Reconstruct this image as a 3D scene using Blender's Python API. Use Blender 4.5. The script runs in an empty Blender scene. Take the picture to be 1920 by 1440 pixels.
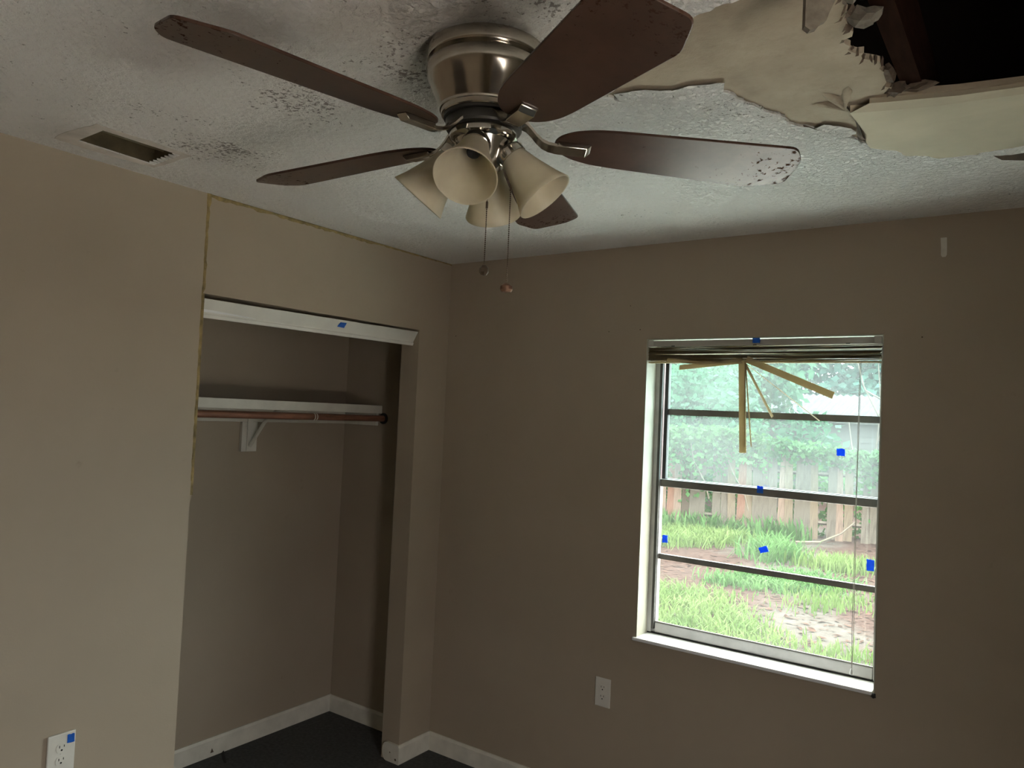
import bpy, bmesh, math, random
from mathutils import Vector, Matrix
from mathutils.geometry import tessellate_polygon

PI = math.pi
scene = bpy.context.scene
COL = scene.collection

# ------------------------------------------------------------------ camera
CAM = Vector((2.4783, -2.9357, 1.6949))
YAW, PITCH, ROLL, FPX = -0.6135, 0.0381, 0.0447, 1409.0
fw = Vector((math.sin(YAW) * math.cos(PITCH), math.cos(YAW) * math.cos(PITCH), math.sin(PITCH)))
rt = Vector((math.cos(YAW), -math.sin(YAW), 0))
up = rt.cross(fw)
r2 = rt * math.cos(ROLL) + up * math.sin(ROLL)
u2 = up * math.cos(ROLL) - rt * math.sin(ROLL)
cam = bpy.data.cameras.new('camera')
cam.sensor_width = 36.0
cam.lens = FPX / 1920 * 36.0
cam.clip_start = 0.02
camo = bpy.data.objects.new('camera', cam)
COL.objects.link(camo)
camo.matrix_world = Matrix(((r2.x, u2.x, -fw.x, CAM.x), (r2.y, u2.y, -fw.y, CAM.y),
                            (r2.z, u2.z, -fw.z, CAM.z), (0, 0, 0, 1)))
scene.camera = camo

# ------------------------------------------------------------------ sky, light, exposure
world = bpy.data.worlds.new('overcast_sky')
scene.world = world
world.use_nodes = True
bg = world.node_tree.nodes['Background']
# standard overcast sky: the zenith three times as bright as the horizon
_nt = world.node_tree
_tc = _nt.nodes.new('ShaderNodeTexCoord')
_sep = _nt.nodes.new('ShaderNodeSeparateXYZ')
_nt.links.new(_tc.outputs['Generated'], _sep.inputs[0])
_mr = _nt.nodes.new('ShaderNodeMapRange')
_mr.inputs['From Min'].default_value = 0.0
_mr.inputs['From Max'].default_value = 1.0
_mr.inputs['To Min'].default_value = 27.0 / 3
_mr.inputs['To Max'].default_value = 27.0
_nt.links.new(_sep.outputs['Z'], _mr.inputs['Value'])
_nt.links.new(_mr.outputs['Result'], bg.inputs['Strength'])
bg.inputs['Color'].default_value = (1.0, 0.975, 0.95, 1)


def portal(name, loc, rot, sx, sy):
    l = bpy.data.lights.new(name, 'AREA')
    l.shape = 'RECTANGLE'
    l.size, l.size_y = sx, sy
    l.cycles.is_portal = True
    o = bpy.data.objects.new(name, l)
    o.location = loc
    o.rotation_euler = rot
    COL.objects.link(o)


portal('portal_window_one', (1.561, 0.21, 1.406), (-PI / 2, 0, 0), 0.92, 1.26)
portal('portal_window_added', (3.46, -2.6, 1.25), (0, PI / 2, 0), 1.6, 0.64)  # sampling portal of the added window

vs = scene.view_settings
vs.view_transform = 'Standard'
vs.look = 'None'
vs.exposure = 0.12
vs.gamma = 1.0
vs.use_curve_mapping = False
scene.cycles.use_denoising = True
scene.cycles.max_bounces = 10
scene.cycles.diffuse_bounces = 7
scene.cycles.transparent_max_bounces = 16
scene.cycles.caustics_reflective = False
scene.cycles.caustics_refractive = False

# ------------------------------------------------------------------ helpers
H = 2.44


class MB:
    def __init__(self):
        self.v, self.f = [], []

    def add(self, vs_, fs_):
        n = len(self.v)
        self.v += [tuple(q) for q in vs_]
        self.f += [tuple(i + n for i in f) for f in fs_]
        return self

    def box(self, x0, x1, y0, y1, z0, z1):
        return self.add([(x0, y0, z0), (x1, y0, z0), (x1, y1, z0), (x0, y1, z0),
                         (x0, y0, z1), (x1, y0, z1), (x1, y1, z1), (x0, y1, z1)],
                        [(0, 3, 2, 1), (4, 5, 6, 7), (0, 1, 5, 4), (1, 2, 6, 5), (2, 3, 7, 6), (3, 0, 4, 7)])

    def prism(self, poly, fn0, fn1):
        """poly 2d; fn0/fn1 map a 2d point to 3d for the two caps"""
        n = len(poly)
        a = [fn0(q) for q in poly]
        b = [fn1(q) for q in poly]
        return self.add(a + b, [tuple(range(n - 1, -1, -1)), tuple(range(n, 2 * n))] +
                        [(i, (i + 1) % n, n + (i + 1) % n, n + i) for i in range(n)])

    def lathe(self, prof, seg=40, M=None, cap=False):
        M = M or Matrix.Identity(4)
        vs_, fs_ = [], []
        for r, z in prof:
            for k in range(seg):
                a = 2 * PI * k / seg
                vs_.append(M @ Vector((r * math.cos(a), r * math.sin(a), z)))
        for i in range(len(prof) - 1):
            for k in range(seg):
                k2 = (k + 1) % seg
                fs_.append((i * seg + k, i * seg + k2, (i + 1) * seg + k2, (i + 1) * seg + k))
        if cap:
            fs_.append(tuple(range(seg - 1, -1, -1)))
            n = (len(prof) - 1) * seg
            fs_.append(tuple(range(n, n + seg)))
        return self.add(vs_, fs_)

    def tube(self, path, rad, seg=8):
        path = [Vector(q) for q in path]
        rads = rad if isinstance(rad, (list, tuple)) else [rad] * len(path)
        vs_, fs_ = [], []
        ref = Vector((0, 0, 1))
        if abs((path[-1] - path[0]).normalized().dot(ref)) > 0.9:
            ref = Vector((1, 0, 0))
        for i, q in enumerate(path):
            t = (path[min(i + 1, len(path) - 1)] - path[max(i - 1, 0)]).normalized()
            a = t.cross(ref).normalized()
            b = t.cross(a)
            for k in range(seg):
                w = 2 * PI * k / seg
                vs_.append(q + (a * math.cos(w) + b * math.sin(w)) * rads[i])
        for i in range(len(path) - 1):
            for k in range(seg):
                k2 = (k + 1) % seg
                fs_.append((i * seg + k, i * seg + k2, (i + 1) * seg + k2, (i + 1) * seg + k))
        fs_.append(tuple(range(seg - 1, -1, -1)))
        n = (len(path) - 1) * seg
        fs_.append(tuple(range(n, n + seg)))
        return self.add(vs_, fs_)

    def build(self, name, mat, parent=None, smooth=False, bevel=0, loc=None, sharp=0.6):
        me = bpy.data.meshes.new(name)
        me.from_pydata(self.v, [], self.f)
        bm = bmesh.new()
        bm.from_mesh(me)
        bmesh.ops.recalc_face_normals(bm, faces=bm.faces)
        bm.to_mesh(me)
        bm.free()
        if mat:
            me.materials.append(mat)
        o = bpy.data.objects.new(name, me)
        COL.objects.link(o)
        if smooth:
            me.polygons.foreach_set('use_smooth', [True] * len(me.polygons))
            me.set_sharp_from_angle(angle=sharp)
        if bevel:
            m = o.modifiers.new('bevel', 'BEVEL')
            m.width = bevel
            m.segments = 2
            m.limit_method = 'ANGLE'
        if parent:
            o.parent = parent
        if loc:
            o.location = loc
        return o


def tag(o, label=None, cat=None, group=None, kind=None):
    if label: o['label'] = label
    if cat: o['category'] = cat
    if group: o['group'] = group
    if kind: o['kind'] = kind
    return o


def thing(name, loc, label, cat, group=None, kind=None):
    o = bpy.data.objects.new(name, None)
    o.empty_display_size = 0.05
    o.location = loc
    COL.objects.link(o)
    return tag(o, label, cat, group, kind)


def struct(o):
    o['kind'] = 'structure'
    return o


def jag(pts, amp, depth, rnd, closed=False):
    """fractal midpoint displacement of a polyline"""
    pts = [Vector(q) for q in pts]
    if closed:
        pts.append(pts[0])
    for _ in range(depth):
        out = [pts[0]]
        for a, b in zip(pts, pts[1:]):
            d = b - a
            n = Vector((-d.y, d.x))
            m = (a + b) / 2 + n * rnd.uniform(-amp, amp)
            out += [m, b]
        pts = out
    if closed:
        pts.pop()
    return pts


# ------------------------------------------------------------------ materials
def nodes_of(name):
    m = bpy.data.materials.new(name)
    m.use_nodes = True
    nt = m.node_tree
    return m, nt, nt.nodes['Principled BSDF']


def mk(nt, typ, **kw):
    n = nt.nodes.new(typ)
    for k, v in kw.items():
        setattr(n, k, v)
    return n


def noise(nt, coord, scale, detail=4, rough=0.55):
    n = mk(nt, 'ShaderNodeTexNoise')
    n.inputs['Scale'].default_value = scale
    n.inputs['Detail'].default_value = detail
    n.inputs['Roughness'].default_value = rough
    nt.links.new(coord, n.inputs['Vector'])
    return n.outputs['Fac']


def ramp(nt, fac, stops):
    r = mk(nt, 'ShaderNodeValToRGB')
    els = r.color_ramp.elements
    while len(els) < len(stops):
        els.new(0.5)
    for e, (p, c) in zip(els, stops):
        e.position = p
        e.color = (*c, 1) if len(c) == 3 else c
    nt.links.new(fac, r.inputs['Fac'])
    return r.outputs['Color']


def mixc(nt, fac, a, b):
    m = mk(nt, 'ShaderNodeMix', data_type='RGBA')
    for sock, val in (('Factor', fac), ('A', a), ('B', b)):
        s = [i for i in m.inputs if i.name == sock and i.enabled and (sock == 'Factor' or i.type == 'RGBA')]
        s = s[0]
        if hasattr(val, 'is_output'):
            nt.links.new(val, s)
        elif sock == 'Factor':
            s.default_value = val
        else:
            s.default_value = (*val, 1)
    return [o for o in m.outputs if o.type == 'RGBA'][0]


def math_(nt, op, a, b=None, clamp=False):
    m = mk(nt, 'ShaderNodeMath', operation=op, use_clamp=clamp)
    for i, v in enumerate((a, b)):
        if v is None:
            continue
        if hasattr(v, 'is_output'):
            nt.links.new(v, m.inputs[i])
        else:
            m.inputs[i].default_value = v
    return m.outputs[0]


def bump(nt, bsdf, height, strength, dist):
    b = mk(nt, 'ShaderNodeBump')
    b.inputs['Strength'].default_value = strength
    b.inputs['Distance'].default_value = dist
    nt.links.new(height, b.inputs['Height'])
    nt.links.new(b.outputs['Normal'], bsdf.inputs['Normal'])


def simple(name, col, rough=0.6, metal=0.0, var=0.12, scale=6.0, bmp=0.0, bscale=80.0, bdist=0.002, coords='Object', aniso=0.0, coat=0.0, stretch=None):
    m, nt, b = nodes_of(name)
    tc = mk(nt, 'ShaderNodeTexCoord').outputs[coords]
    if stretch:
        mp = mk(nt, 'ShaderNodeMapping')
        mp.inputs['Scale'].default_value = stretch
        nt.links.new(tc, mp.inputs['Vector'])
        tc = mp.outputs['Vector']
    f = noise(nt, tc, scale)
    lo = tuple(max(0, c * (1 - var)) for c in col)
    hi = tuple(min(1, c * (1 + var)) for c in col)
    c = ramp(nt, f, [(0.3, lo), (0.7, hi)])
    nt.links.new(c, b.inputs['Base Color'])
    b.inputs['Roughness'].default_value = rough
    b.inputs['Metallic'].default_value = metal
    if coat:
        b.inputs['Coat Weight'].default_value = coat
        b.inputs['Coat Roughness'].default_value = 0.1
    if aniso:
        b.inputs['Anisotropic'].default_value = aniso
    if bmp:
        bump(nt, b, noise(nt, tc, bscale, 3), bmp, bdist)
    return m


def spots_mask(nt, pos, spots):
    """sum of soft discs in the horizontal plane, spots = (x, y, r, weight)"""
    tot = None
    for x, y, r, w in spots:
        d = mk(nt, 'ShaderNodeVectorMath', operation='DISTANCE')
        nt.links.new(pos, d.inputs[0])
        d.inputs[1].default_value = (x, y, H)
        v = math_(nt, 'DIVIDE', d.outputs['Value'], r)
        v = math_(nt, 'SUBTRACT', 1.0, v, True)
        v = math_(nt, 'MULTIPLY', v, w)
        tot = v if tot is None else math_(nt, 'ADD', tot, v)
    return tot


def mat_ceiling():
    m, nt, b = nodes_of('textured_ceiling_paint')
    pos = mk(nt, 'ShaderNodeNewGeometry').outputs['Position']
    base = ramp(nt, noise(nt, pos, 1.3, 3), [(0.3, (0.82, 0.785, 0.74)), (0.7, (0.89, 0.86, 0.825))])
    # broad brown-grey mildew, small dark mould spots
    broad = spots_mask(nt, pos, [(1.42, -1.95, 0.55, 1.2), (1.48, -1.74, 0.34, 0.8), (1.78, -1.95, 0.40, 0.7), (0.95, -1.74, 0.24, 0.25), (0.42, -1.63, 0.22, 0.55), (0.17, -1.93, 0.18, 0.6)])
    nb = noise(nt, pos, 7.0, 5, 0.65)
    fb = math_(nt, 'MULTIPLY', broad, ramp(nt, nb, [(0.15, (0.25, 0.25, 0.25)), (0.80, (1, 1, 1))]), True)
    c = mixc(nt, math_(nt, 'MULTIPLY', fb, 0.62), base, (0.30, 0.245, 0.18))
    fine = spots_mask(nt, pos, [(0.45, -1.63, 0.20, 1.0), (0.98, -1.75, 0.24, 0.9), (0.56, -1.89, 0.12, 0.6), (1.32, -1.74, 0.22, 0.8), (1.72, -1.86, 0.16, 0.7), (1.9, -1.2, 0.35, 0.4), (2.1, -0.75, 0.25, 0.4), (0.25, -1.80, 0.2, 0.5)])
    nf = noise(nt, pos, 75.0, 3, 0.7)
    big = noise(nt, pos, 12.0, 2, 0.5)
    nf2 = math_(nt, 'ADD', math_(nt, 'MULTIPLY', nf, 0.7), math_(nt, 'MULTIPLY', big, 0.3))
    nf2 = math_(nt, 'ADD', nf2, math_(nt, 'MULTIPLY', fine, 0.17))
    ff = ramp(nt, nf2, [(0.635, (0, 0, 0)), (0.68, (1, 1, 1))])
    c = mixc(nt, math_(nt, 'MULTIPLY', ff, 0.75), c, (0.10, 0.065, 0.045))
    nt.links.new(c, b.inputs['Base Color'])
    b.inputs['Roughness'].default_value = 0.75
    # knock-down splatter relief
    v = mk(nt, 'ShaderNodeTexVoronoi')
    v.inputs['Scale'].default_value = 42.0
    nt.links.new(pos, v.inputs['Vector'])
    n2 = noise(nt, pos, 55.0, 5, 0.65)
    hgt = math_(nt, 'ADD', ramp(nt, n2, [(0.42, (0, 0, 0)), (0.58, (1, 1, 1))]), math_(nt, 'MULTIPLY', v.outputs['Distance'], 0.4))
    heavy = math_(nt, 'ADD', math_(nt, 'MULTIPLY', spots_mask(nt, pos, [(1.80, -1.15, 0.75, 1.6), (2.05, -0.80, 0.45, 1.0)]), 0.75), 0.42)
    hgt = math_(nt, 'MULTIPLY', hgt, math_(nt, 'MINIMUM', heavy, 1.15))
    bump(nt, b, hgt, 0.9, 0.011)
    return m


def mat_board():
    m, nt, b = nodes_of('bare_brown_drywall_paper')
    pos = mk(nt, 'ShaderNodeNewGeometry').outputs['Position']
    n1 = noise(nt, pos, 3.2, 6, 0.6)
    c = ramp(nt, n1, [(0.28, (0.17, 0.125, 0.082)), (0.46, (0.30, 0.238, 0.168)), (0.62, (0.36, 0.295, 0.215)), (0.78, (0.43, 0.365, 0.275))])
    n2 = noise(nt, pos, 28.0, 4, 0.7)
    c = mixc(nt, ramp(nt, n2, [(0.52, (0, 0, 0)), (0.75, (0.5, 0.5, 0.5))]), c, (0.24, 0.19, 0.13))
    nt.links.new(c, b.inputs['Base Color'])
    b.inputs['Roughness'].default_value = 0.85
    bump(nt, b, noise(nt, pos, 26.0, 6, 0.7), 0.6, 0.006)
    return m


def mat_wall():
    m, nt, b = nodes_of('taupe_wall_paint')
    pos = mk(nt, 'ShaderNodeNewGeometry').outputs['Position']
    c = ramp(nt, noise(nt, pos, 1.1, 4, 0.6), [(0.3, (0.325, 0.266, 0.196)), (0.7, (0.365, 0.301, 0.228))])
    dirt = ramp(nt, noise(nt, pos, 16.0, 3, 0.6), [(0.70, (0, 0, 0)), (0.80, (0.35, 0.35, 0.35))])
    c = mixc(nt, dirt, c, (0.19, 0.155, 0.11))
    nt.links.new(c, b.inputs['Base Color'])
    b.inputs['Roughness'].default_value = 0.75
    bump(nt, b, noise(nt, pos, 160.0, 3), 0.12, 0.002)
    return m


def mat_glass(name, film, tint):
    m, nt, b = nodes_of(name)
    nt.nodes.remove(b)
    out = nt.nodes['Material Output']
    pos = mk(nt, 'ShaderNodeNewGeometry').outputs['Position']
    tr = mk(nt, 'ShaderNodeBsdfTransparent')
    tr.inputs['Color'].default_value = (*tint, 1)
    gl = mk(nt, 'ShaderNodeBsdfGlossy')
    gl.inputs['Roughness'].default_value = 0.03
    lw = mk(nt, 'ShaderNodeLayerWeight')
    lw.inputs['Blend'].default_value = 0.5
    sch = math_(nt, 'ADD', math_(nt, 'MULTIPLY', math_(nt, 'POWER', lw.outputs['Facing'], 5.0), 0.9), 0.035)
    m1 = mk(nt, 'ShaderNodeMixShader')
    nt.links.new(sch, m1.inputs[0])
    nt.links.new(tr.outputs[0], m1.inputs[1])
    nt.links.new(gl.outputs[0], m1.inputs[2])
    tl = mk(nt, 'ShaderNodeBsdfTranslucent')      # grime film that scatters daylight
    tl.inputs['Color'].default_value = (0.90, 0.97, 0.97, 1)
    m2 = mk(nt, 'ShaderNodeMixShader')
    f = ramp(nt, noise(nt, pos, 3.0, 5, 0.6), [(0.3, (film * 0.7,) * 3), (0.7, (film * 1.3,) * 3)])
    nt.links.new(f, m2.inputs[0])
    nt.links.new(m1.outputs[0], m2.inputs[1])
    nt.links.new(tl.outputs[0], m2.inputs[2])
    nt.links.new(m2.outputs[0], out.inputs['Surface'])
    return m


def mat_shade():
    m, nt, b = nodes_of('frosted_cream_lamp_glass')
    out = nt.nodes['Material Output']
    tc = mk(nt, 'ShaderNodeTexCoord').outputs['Object']
    c = ramp(nt, noise(nt, tc, 14.0, 3), [(0.3, (0.62, 0.55, 0.41)), (0.7, (0.74, 0.68, 0.53))])
    nt.links.new(c, b.inputs['Base Color'])
    b.inputs['Roughness'].default_value = 0.42
    tl = mk(nt, 'ShaderNodeBsdfTranslucent')
    nt.links.new(c, tl.inputs['Color'])
    mx = mk(nt, 'ShaderNodeMixShader')
    mx.inputs[0].default_value = 0.42
    nt.links.new(b.outputs[0], mx.inputs[1])
    nt.links.new(tl.outputs[0], mx.inputs[2])
    nt.links.new(mx.outputs[0], out.inputs['Surface'])
    return m


def mat_blade():
    m, nt, b = nodes_of('dark_walnut_fan_blade')
    tc = mk(nt, 'ShaderNodeTexCoord').outputs['Object']
    f = noise(nt, tc, 9.0, 6, 0.65)
    c = ramp(nt, f, [(0.3, (0.034, 0.017, 0.011)), (0.7, (0.070, 0.036, 0.024))])
    ln = mk(nt, 'ShaderNodeVectorMath', operation='LENGTH')
    nt.links.new(tc, ln.inputs[0])
    far = math_(nt, 'MULTIPLY', math_(nt, 'SUBTRACT', ln.outputs['Value'], 0.47), 0.70, True)
    sp = math_(nt, 'ADD', noise(nt, tc, 60.0, 4, 0.75), far)
    dirt = ramp(nt, sp, [(0.69, (0, 0, 0)), (0.73, (1, 1, 1))])
    c = mixc(nt, math_(nt, 'MULTIPLY', dirt, 0.22), c, (0.03, 0.018, 0.012))
    nt.links.new(c, b.inputs['Base Color'])
    rg = mixc(nt, dirt, (0.30, 0.30, 0.30), (0.85, 0.85, 0.85))
    nt.links.new(rg, b.inputs['Roughness'])
    sl = math_(nt, 'SUBTRACT', 0.19, math_(nt, 'MULTIPLY', dirt, 0.19))
    nt.links.new(sl, b.inputs['Specular IOR Level'])
    return m


def mat_leaf(name, c0, c1, scale):
    m, nt, b = nodes_of(name)
    out = nt.nodes['Material Output']
    tc = mk(nt, 'ShaderNodeTexCoord').outputs['Object']
    c = ramp(nt, noise(nt, tc, scale, 3), [(0.3, c0), (0.7, c1)])
    nt.links.new(c, b.inputs['Base Color'])
    b.inputs['Roughness'].default_value = 0.5
    tl = mk(nt, 'ShaderNodeBsdfTranslucent')
    nt.links.new(c, tl.inputs['Color'])
    mx = mk(nt, 'ShaderNodeMixShader')
    mx.inputs[0].default_value = 0.4
    nt.links.new(b.outputs[0], mx.inputs[1])
    nt.links.new(tl.outputs[0], mx.inputs[2])
    nt.links.new(mx.outputs[0], out.inputs['Surface'])
    return m


def mat_ground():
    m, nt, b = nodes_of('sandy_leaf_litter_soil')
    pos = mk(nt, 'ShaderNodeNewGeometry').outputs['Position']
    a = ramp(nt, noise(nt, pos, 9.0, 6, 0.7), [(0.3, (0.019, 0.011, 0.009)), (0.7, (0.047, 0.029, 0.024))])
    s = ramp(nt, noise(nt, pos, 6.0, 5, 0.6), [(0.3, (0.036, 0.031, 0.027)), (0.7, (0.058, 0.052, 0.046))])
    # a pale trodden strip winds across the yard
    sp = mk(nt, 'ShaderNodeSeparateXYZ')
    nt.links.new(pos, sp.inputs[0])
    line = math_(nt, 'ADD', sp.outputs['X'], math_(nt, 'MULTIPLY', sp.outputs['Y'], 0.28))
    wob = math_(nt, 'MULTIPLY', math_(nt, 'SUBTRACT', noise(nt, pos, 0.9, 4), 0.5), 2.6)
    d = math_(nt, 'ABSOLUTE', math_(nt, 'SUBTRACT', math_(nt, 'ADD', line, wob), 1.95))
    k = ramp(nt, d, [(0.35, (1, 1, 1)), (0.95, (0, 0, 0))])
    c = mixc(nt, k, a, s)
    nt.links.new(c, b.inputs['Base Color'])
    b.inputs['Roughness'].default_value = 0.9
    bump(nt, b, noise(nt, pos, 14.0, 6, 0.7), 0.7, 0.04)
    return m


M_CEIL, M_BOARD, M_WALL = mat_ceiling(), mat_board(), mat_wall()
M_PANEL = simple('pale_buff_drywall_paper', (0.43, 0.375, 0.275), 0.85, var=0.10, scale=5, bmp=0.1, bscale=30)
M_GYPSUM = simple('crumbling_grey_gypsum', (0.135, 0.112, 0.085), 0.9, var=0.35, scale=40, bmp=0.5, bscale=120)
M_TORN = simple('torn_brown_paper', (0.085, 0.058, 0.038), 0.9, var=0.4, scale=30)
M_TRIM = simple('white_trim_paint', (0.66, 0.64, 0.58), 0.45, var=0.08, scale=7)
M_BASE = simple('scuffed_white_baseboard_paint', (0.62, 0.59, 0.51), 0.5, var=0.12, scale=11)
M_REVEAL = simple('cream_plaster_reveal', (0.40, 0.385, 0.315), 0.6, var=0.07, scale=8)
M_SILL = simple('white_marble_sill', (0.80, 0.80, 0.79), 0.35, var=0.05, scale=12)
M_FLOOR = simple('dark_grey_carpet', (0.050, 0.051, 0.049), 0.95, var=0.35, scale=60, bmp=0.7, bscale=260, bdist=0.004)
M_ALU = simple('weathered_grey_aluminium', (0.19, 0.18, 0.165), 0.5, metal=0.35, var=0.18, scale=14)
M_ALUD = simple('dark_window_track', (0.075, 0.072, 0.068), 0.6, metal=0.2, var=0.2, scale=14)
M_RAIL = simple('grey_painted_sash', (0.46, 0.45, 0.44), 0.5, metal=0.1, var=0.12, scale=14)
M_GLASS_U = mat_glass('hazy_upper_glass', 0.027, (0.83, 0.97, 0.98))
M_GLASS_L = mat_glass('hazy_lower_glass', 0.010, (0.93, 0.98, 0.96))
M_SLAT = mat_leaf('tan_vinyl_blind_slat', (0.44, 0.35, 0.21), (0.54, 0.44, 0.28), 9)
M_HEAD = simple('pale_metal_headrail', (0.50, 0.48, 0.43), 0.4, metal=0.2, var=0.08, scale=9)
M_CORD = simple('white_blind_cord', (0.62, 0.60, 0.55), 0.7, var=0.1)
M_TAPE = mat_leaf('blue_painters_tape', (0.012, 0.13, 0.60), (0.02, 0.18, 0.72), 60)
M_PLATE = simple('ivory_plastic_plate', (0.62, 0.59, 0.53), 0.35, var=0.05, scale=20)
M_DARK = simple('dark_recess', (0.012, 0.011, 0.010), 0.8, var=0.2)
M_NICKEL = simple('brushed_nickel', (0.47, 0.43, 0.37), 0.17, metal=1.0, var=0.10, scale=20, aniso=0.3)
M_CHROME = simple('polished_nickel', (0.55, 0.52, 0.47), 0.14, metal=1.0, var=0.08, scale=20)
M_GUNMETAL = simple('dark_fan_hub', (0.05, 0.046, 0.04), 0.4, metal=0.6, var=0.2, scale=20)
M_BLADE, M_SHADE = mat_blade(), mat_shade()
M_CHAIN = simple('dark_bead_chain', (0.16, 0.12, 0.085), 0.35, metal=0.9, var=0.2, scale=40)
M_COPPER = simple('copper_fob', (0.30, 0.17, 0.11), 0.35, metal=0.8, var=0.25, scale=60)
M_ROD = simple('red_brown_wooden_rod', (0.20, 0.085, 0.048), 0.5, var=0.35, scale=12, stretch=(8, 1, 8))
M_SHELF = simple('white_painted_shelf', (0.60, 0.57, 0.50), 0.5, var=0.09, scale=9)
M_BEAD = simple('yellowed_exposed_edge', (0.23, 0.165, 0.062), 0.7, var=0.5, scale=28)
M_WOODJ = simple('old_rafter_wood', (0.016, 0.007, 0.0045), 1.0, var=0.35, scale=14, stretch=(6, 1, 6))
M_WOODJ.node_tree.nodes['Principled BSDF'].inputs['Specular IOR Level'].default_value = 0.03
M_DUCT = simple('grimy_sheet_metal_duct', (0.11, 0.085, 0.045), 0.55, metal=0.4, var=0.35, scale=16)
M_FLANGE = simple('pinkish_register_mark', (0.60, 0.54, 0.48), 0.8, var=0.22, scale=9)
M_SPACK = simple('pale_filler', (0.60, 0.57, 0.51), 0.8, var=0.08, scale=40)
M_EXT = simple('pale_stucco_exterior', (0.55, 0.52, 0.46), 0.9, var=0.1, scale=5)
M_GROUND = mat_ground()
M_GRASS = mat_leaf('lush_grass', (0.048, 0.088, 0.022), (0.098, 0.142, 0.048), 2.5)
M_WEED = mat_leaf('broad_weed_leaf', (0.025, 0.069, 0.018), (0.061, 0.121, 0.041), 2.5)
M_VINE = mat_leaf('vine_leaf', (0.018, 0.058, 0.018), (0.061, 0.127, 0.047), 1.6)
M_TREEL = [mat_leaf('tree_leaf_a', (0.017, 0.061, 0.030), (0.061, 0.138, 0.077), 0.9),
           mat_leaf('tree_leaf_b', (0.014, 0.047, 0.036), (0.047, 0.102, 0.077), 0.9)]
M_BARK = simple('grey_bark', (0.091, 0.081, 0.069), 0.9, var=0.3, scale=8)
M_TWIG = simple('bleached_branch', (0.083, 0.070, 0.057), 0.9, var=0.25, scale=8)
M_PLANKS = [simple('fence_wood_%s' % n, c, 0.9, var=0.3, scale=6, stretch=(6, 6, 0.8))
            for n, c in (('grey', (0.061, 0.052, 0.043)), ('tan', (0.076, 0.059, 0.043)), ('red', (0.091, 0.050, 0.037)),
                         ('pink', (0.097, 0.069, 0.055)), ('brown', (0.039, 0.029, 0.022)))]
M_ROOF = simple('galvanised_corrugated_iron', (0.050, 0.050, 0.051), 0.8, metal=0.0, var=0.12, scale=2)
M_SIDING = simple('pale_shed_siding', (0.072, 0.069, 0.063), 0.8, var=0.1, scale=3)

for _m in [M_GROUND, M_GRASS, M_WEED, M_VINE, M_BARK, M_TWIG, M_ROOF, M_SIDING] + M_TREEL + M_PLANKS:
    _m.node_tree.nodes['Principled BSDF'].inputs['Specular IOR Level'].default_value = 0.04     # kept matt so sky reflections don't whiten the outdoors

# ------------------------------------------------------------------ room shell
RX, RY = 3.30, -4.20                       # right wall, wall behind the camera
WX0, WX1, WZ0, WZ1 = 1.1032, 2.0194, 0.778, 2.034
YA, YB, HZ, TJ, CX, GZ = -1.380, -0.2184, 2.076, -0.113, -0.73, -0.35

struct(MB().box(CX - 0.15, RX + 0.15, RY - 0.15, 0.18, -0.12, 0.0).build('floor', M_FLOOR))

b = MB()
b.box(CX - 0.15, WX0, 0, 0.20, 0.0, 2.60)
b.box(WX1, RX + 0.15, 0, 0.20, 0.0, 2.60)
b.box(WX0, WX1, 0, 0.20, 0.0, WZ0 - 0.014)
b.box(WX0, WX1, 0, 0.20, WZ1, 2.60)
w_back = struct(b.build('wall_back', M_WALL))
b = MB()
b.box(TJ, 0, RY, YA, 0, H)                 # nearer than the closet
b.box(TJ, 0, YB, 0, 0, H)                  # stub beside the corner
b.box(TJ, 0, YA, YB, HZ, H)                # header over the closet
w_left = struct(b.build('wall_left', M_WALL))
b = MB()
b.box(CX - 0.12, CX, RY, 0, 0, 2.60)
b.box(CX, TJ, -1.95, -1.85, 0, H)
struct(b.build('wall_closet', M_WALL))
W2 = (-2.92, -2.28, 0.45, 2.06)  # opening for the added daylight window
b = MB()
b.box(RX, RX + 0.15, RY, W2[0], 0, 2.60)
b.box(RX, RX + 0.15, W2[1], 0, 0, 2.60)
b.box(RX, RX + 0.15, W2[0], W2[1], 0, W2[2])
b.box(RX, RX + 0.15, W2[0], W2[1], W2[3], 2.60)
struct(b.build('wall_right', M_WALL))
struct(MB().box(CX - 0.12, RX + 0.15, RY - 0.15, RY, 0, 2.60).build('wall_front', M_WALL))
# foundation and dark attic
struct(MB().box(CX - 0.12, RX + 0.15, RY - 0.15, 0.20, GZ - 0.2, -0.12).build('foundation', M_EXT))
b = MB()
b.box(CX - 0.3, RX + 0.3, RY - 0.3, 0.35, 3.30, 3.36)
b.box(CX - 0.12, RX + 0.15, 0.05, 0.20, 2.60, 3.30)
b.box(CX - 0.12, RX + 0.15, RY - 0.15, RY, 2.60, 3.30)
b.box(CX - 0.12, CX, RY, 0.05, 2.60, 3.30)
b.box(RX, RX + 0.15, RY, 0.05, 2.60, 3.30)
struct(b.build('roof', simple('dark_attic_boards', (0.035, 0.026, 0.02), 0.9)))  # near-black boards closing off the attic

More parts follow.
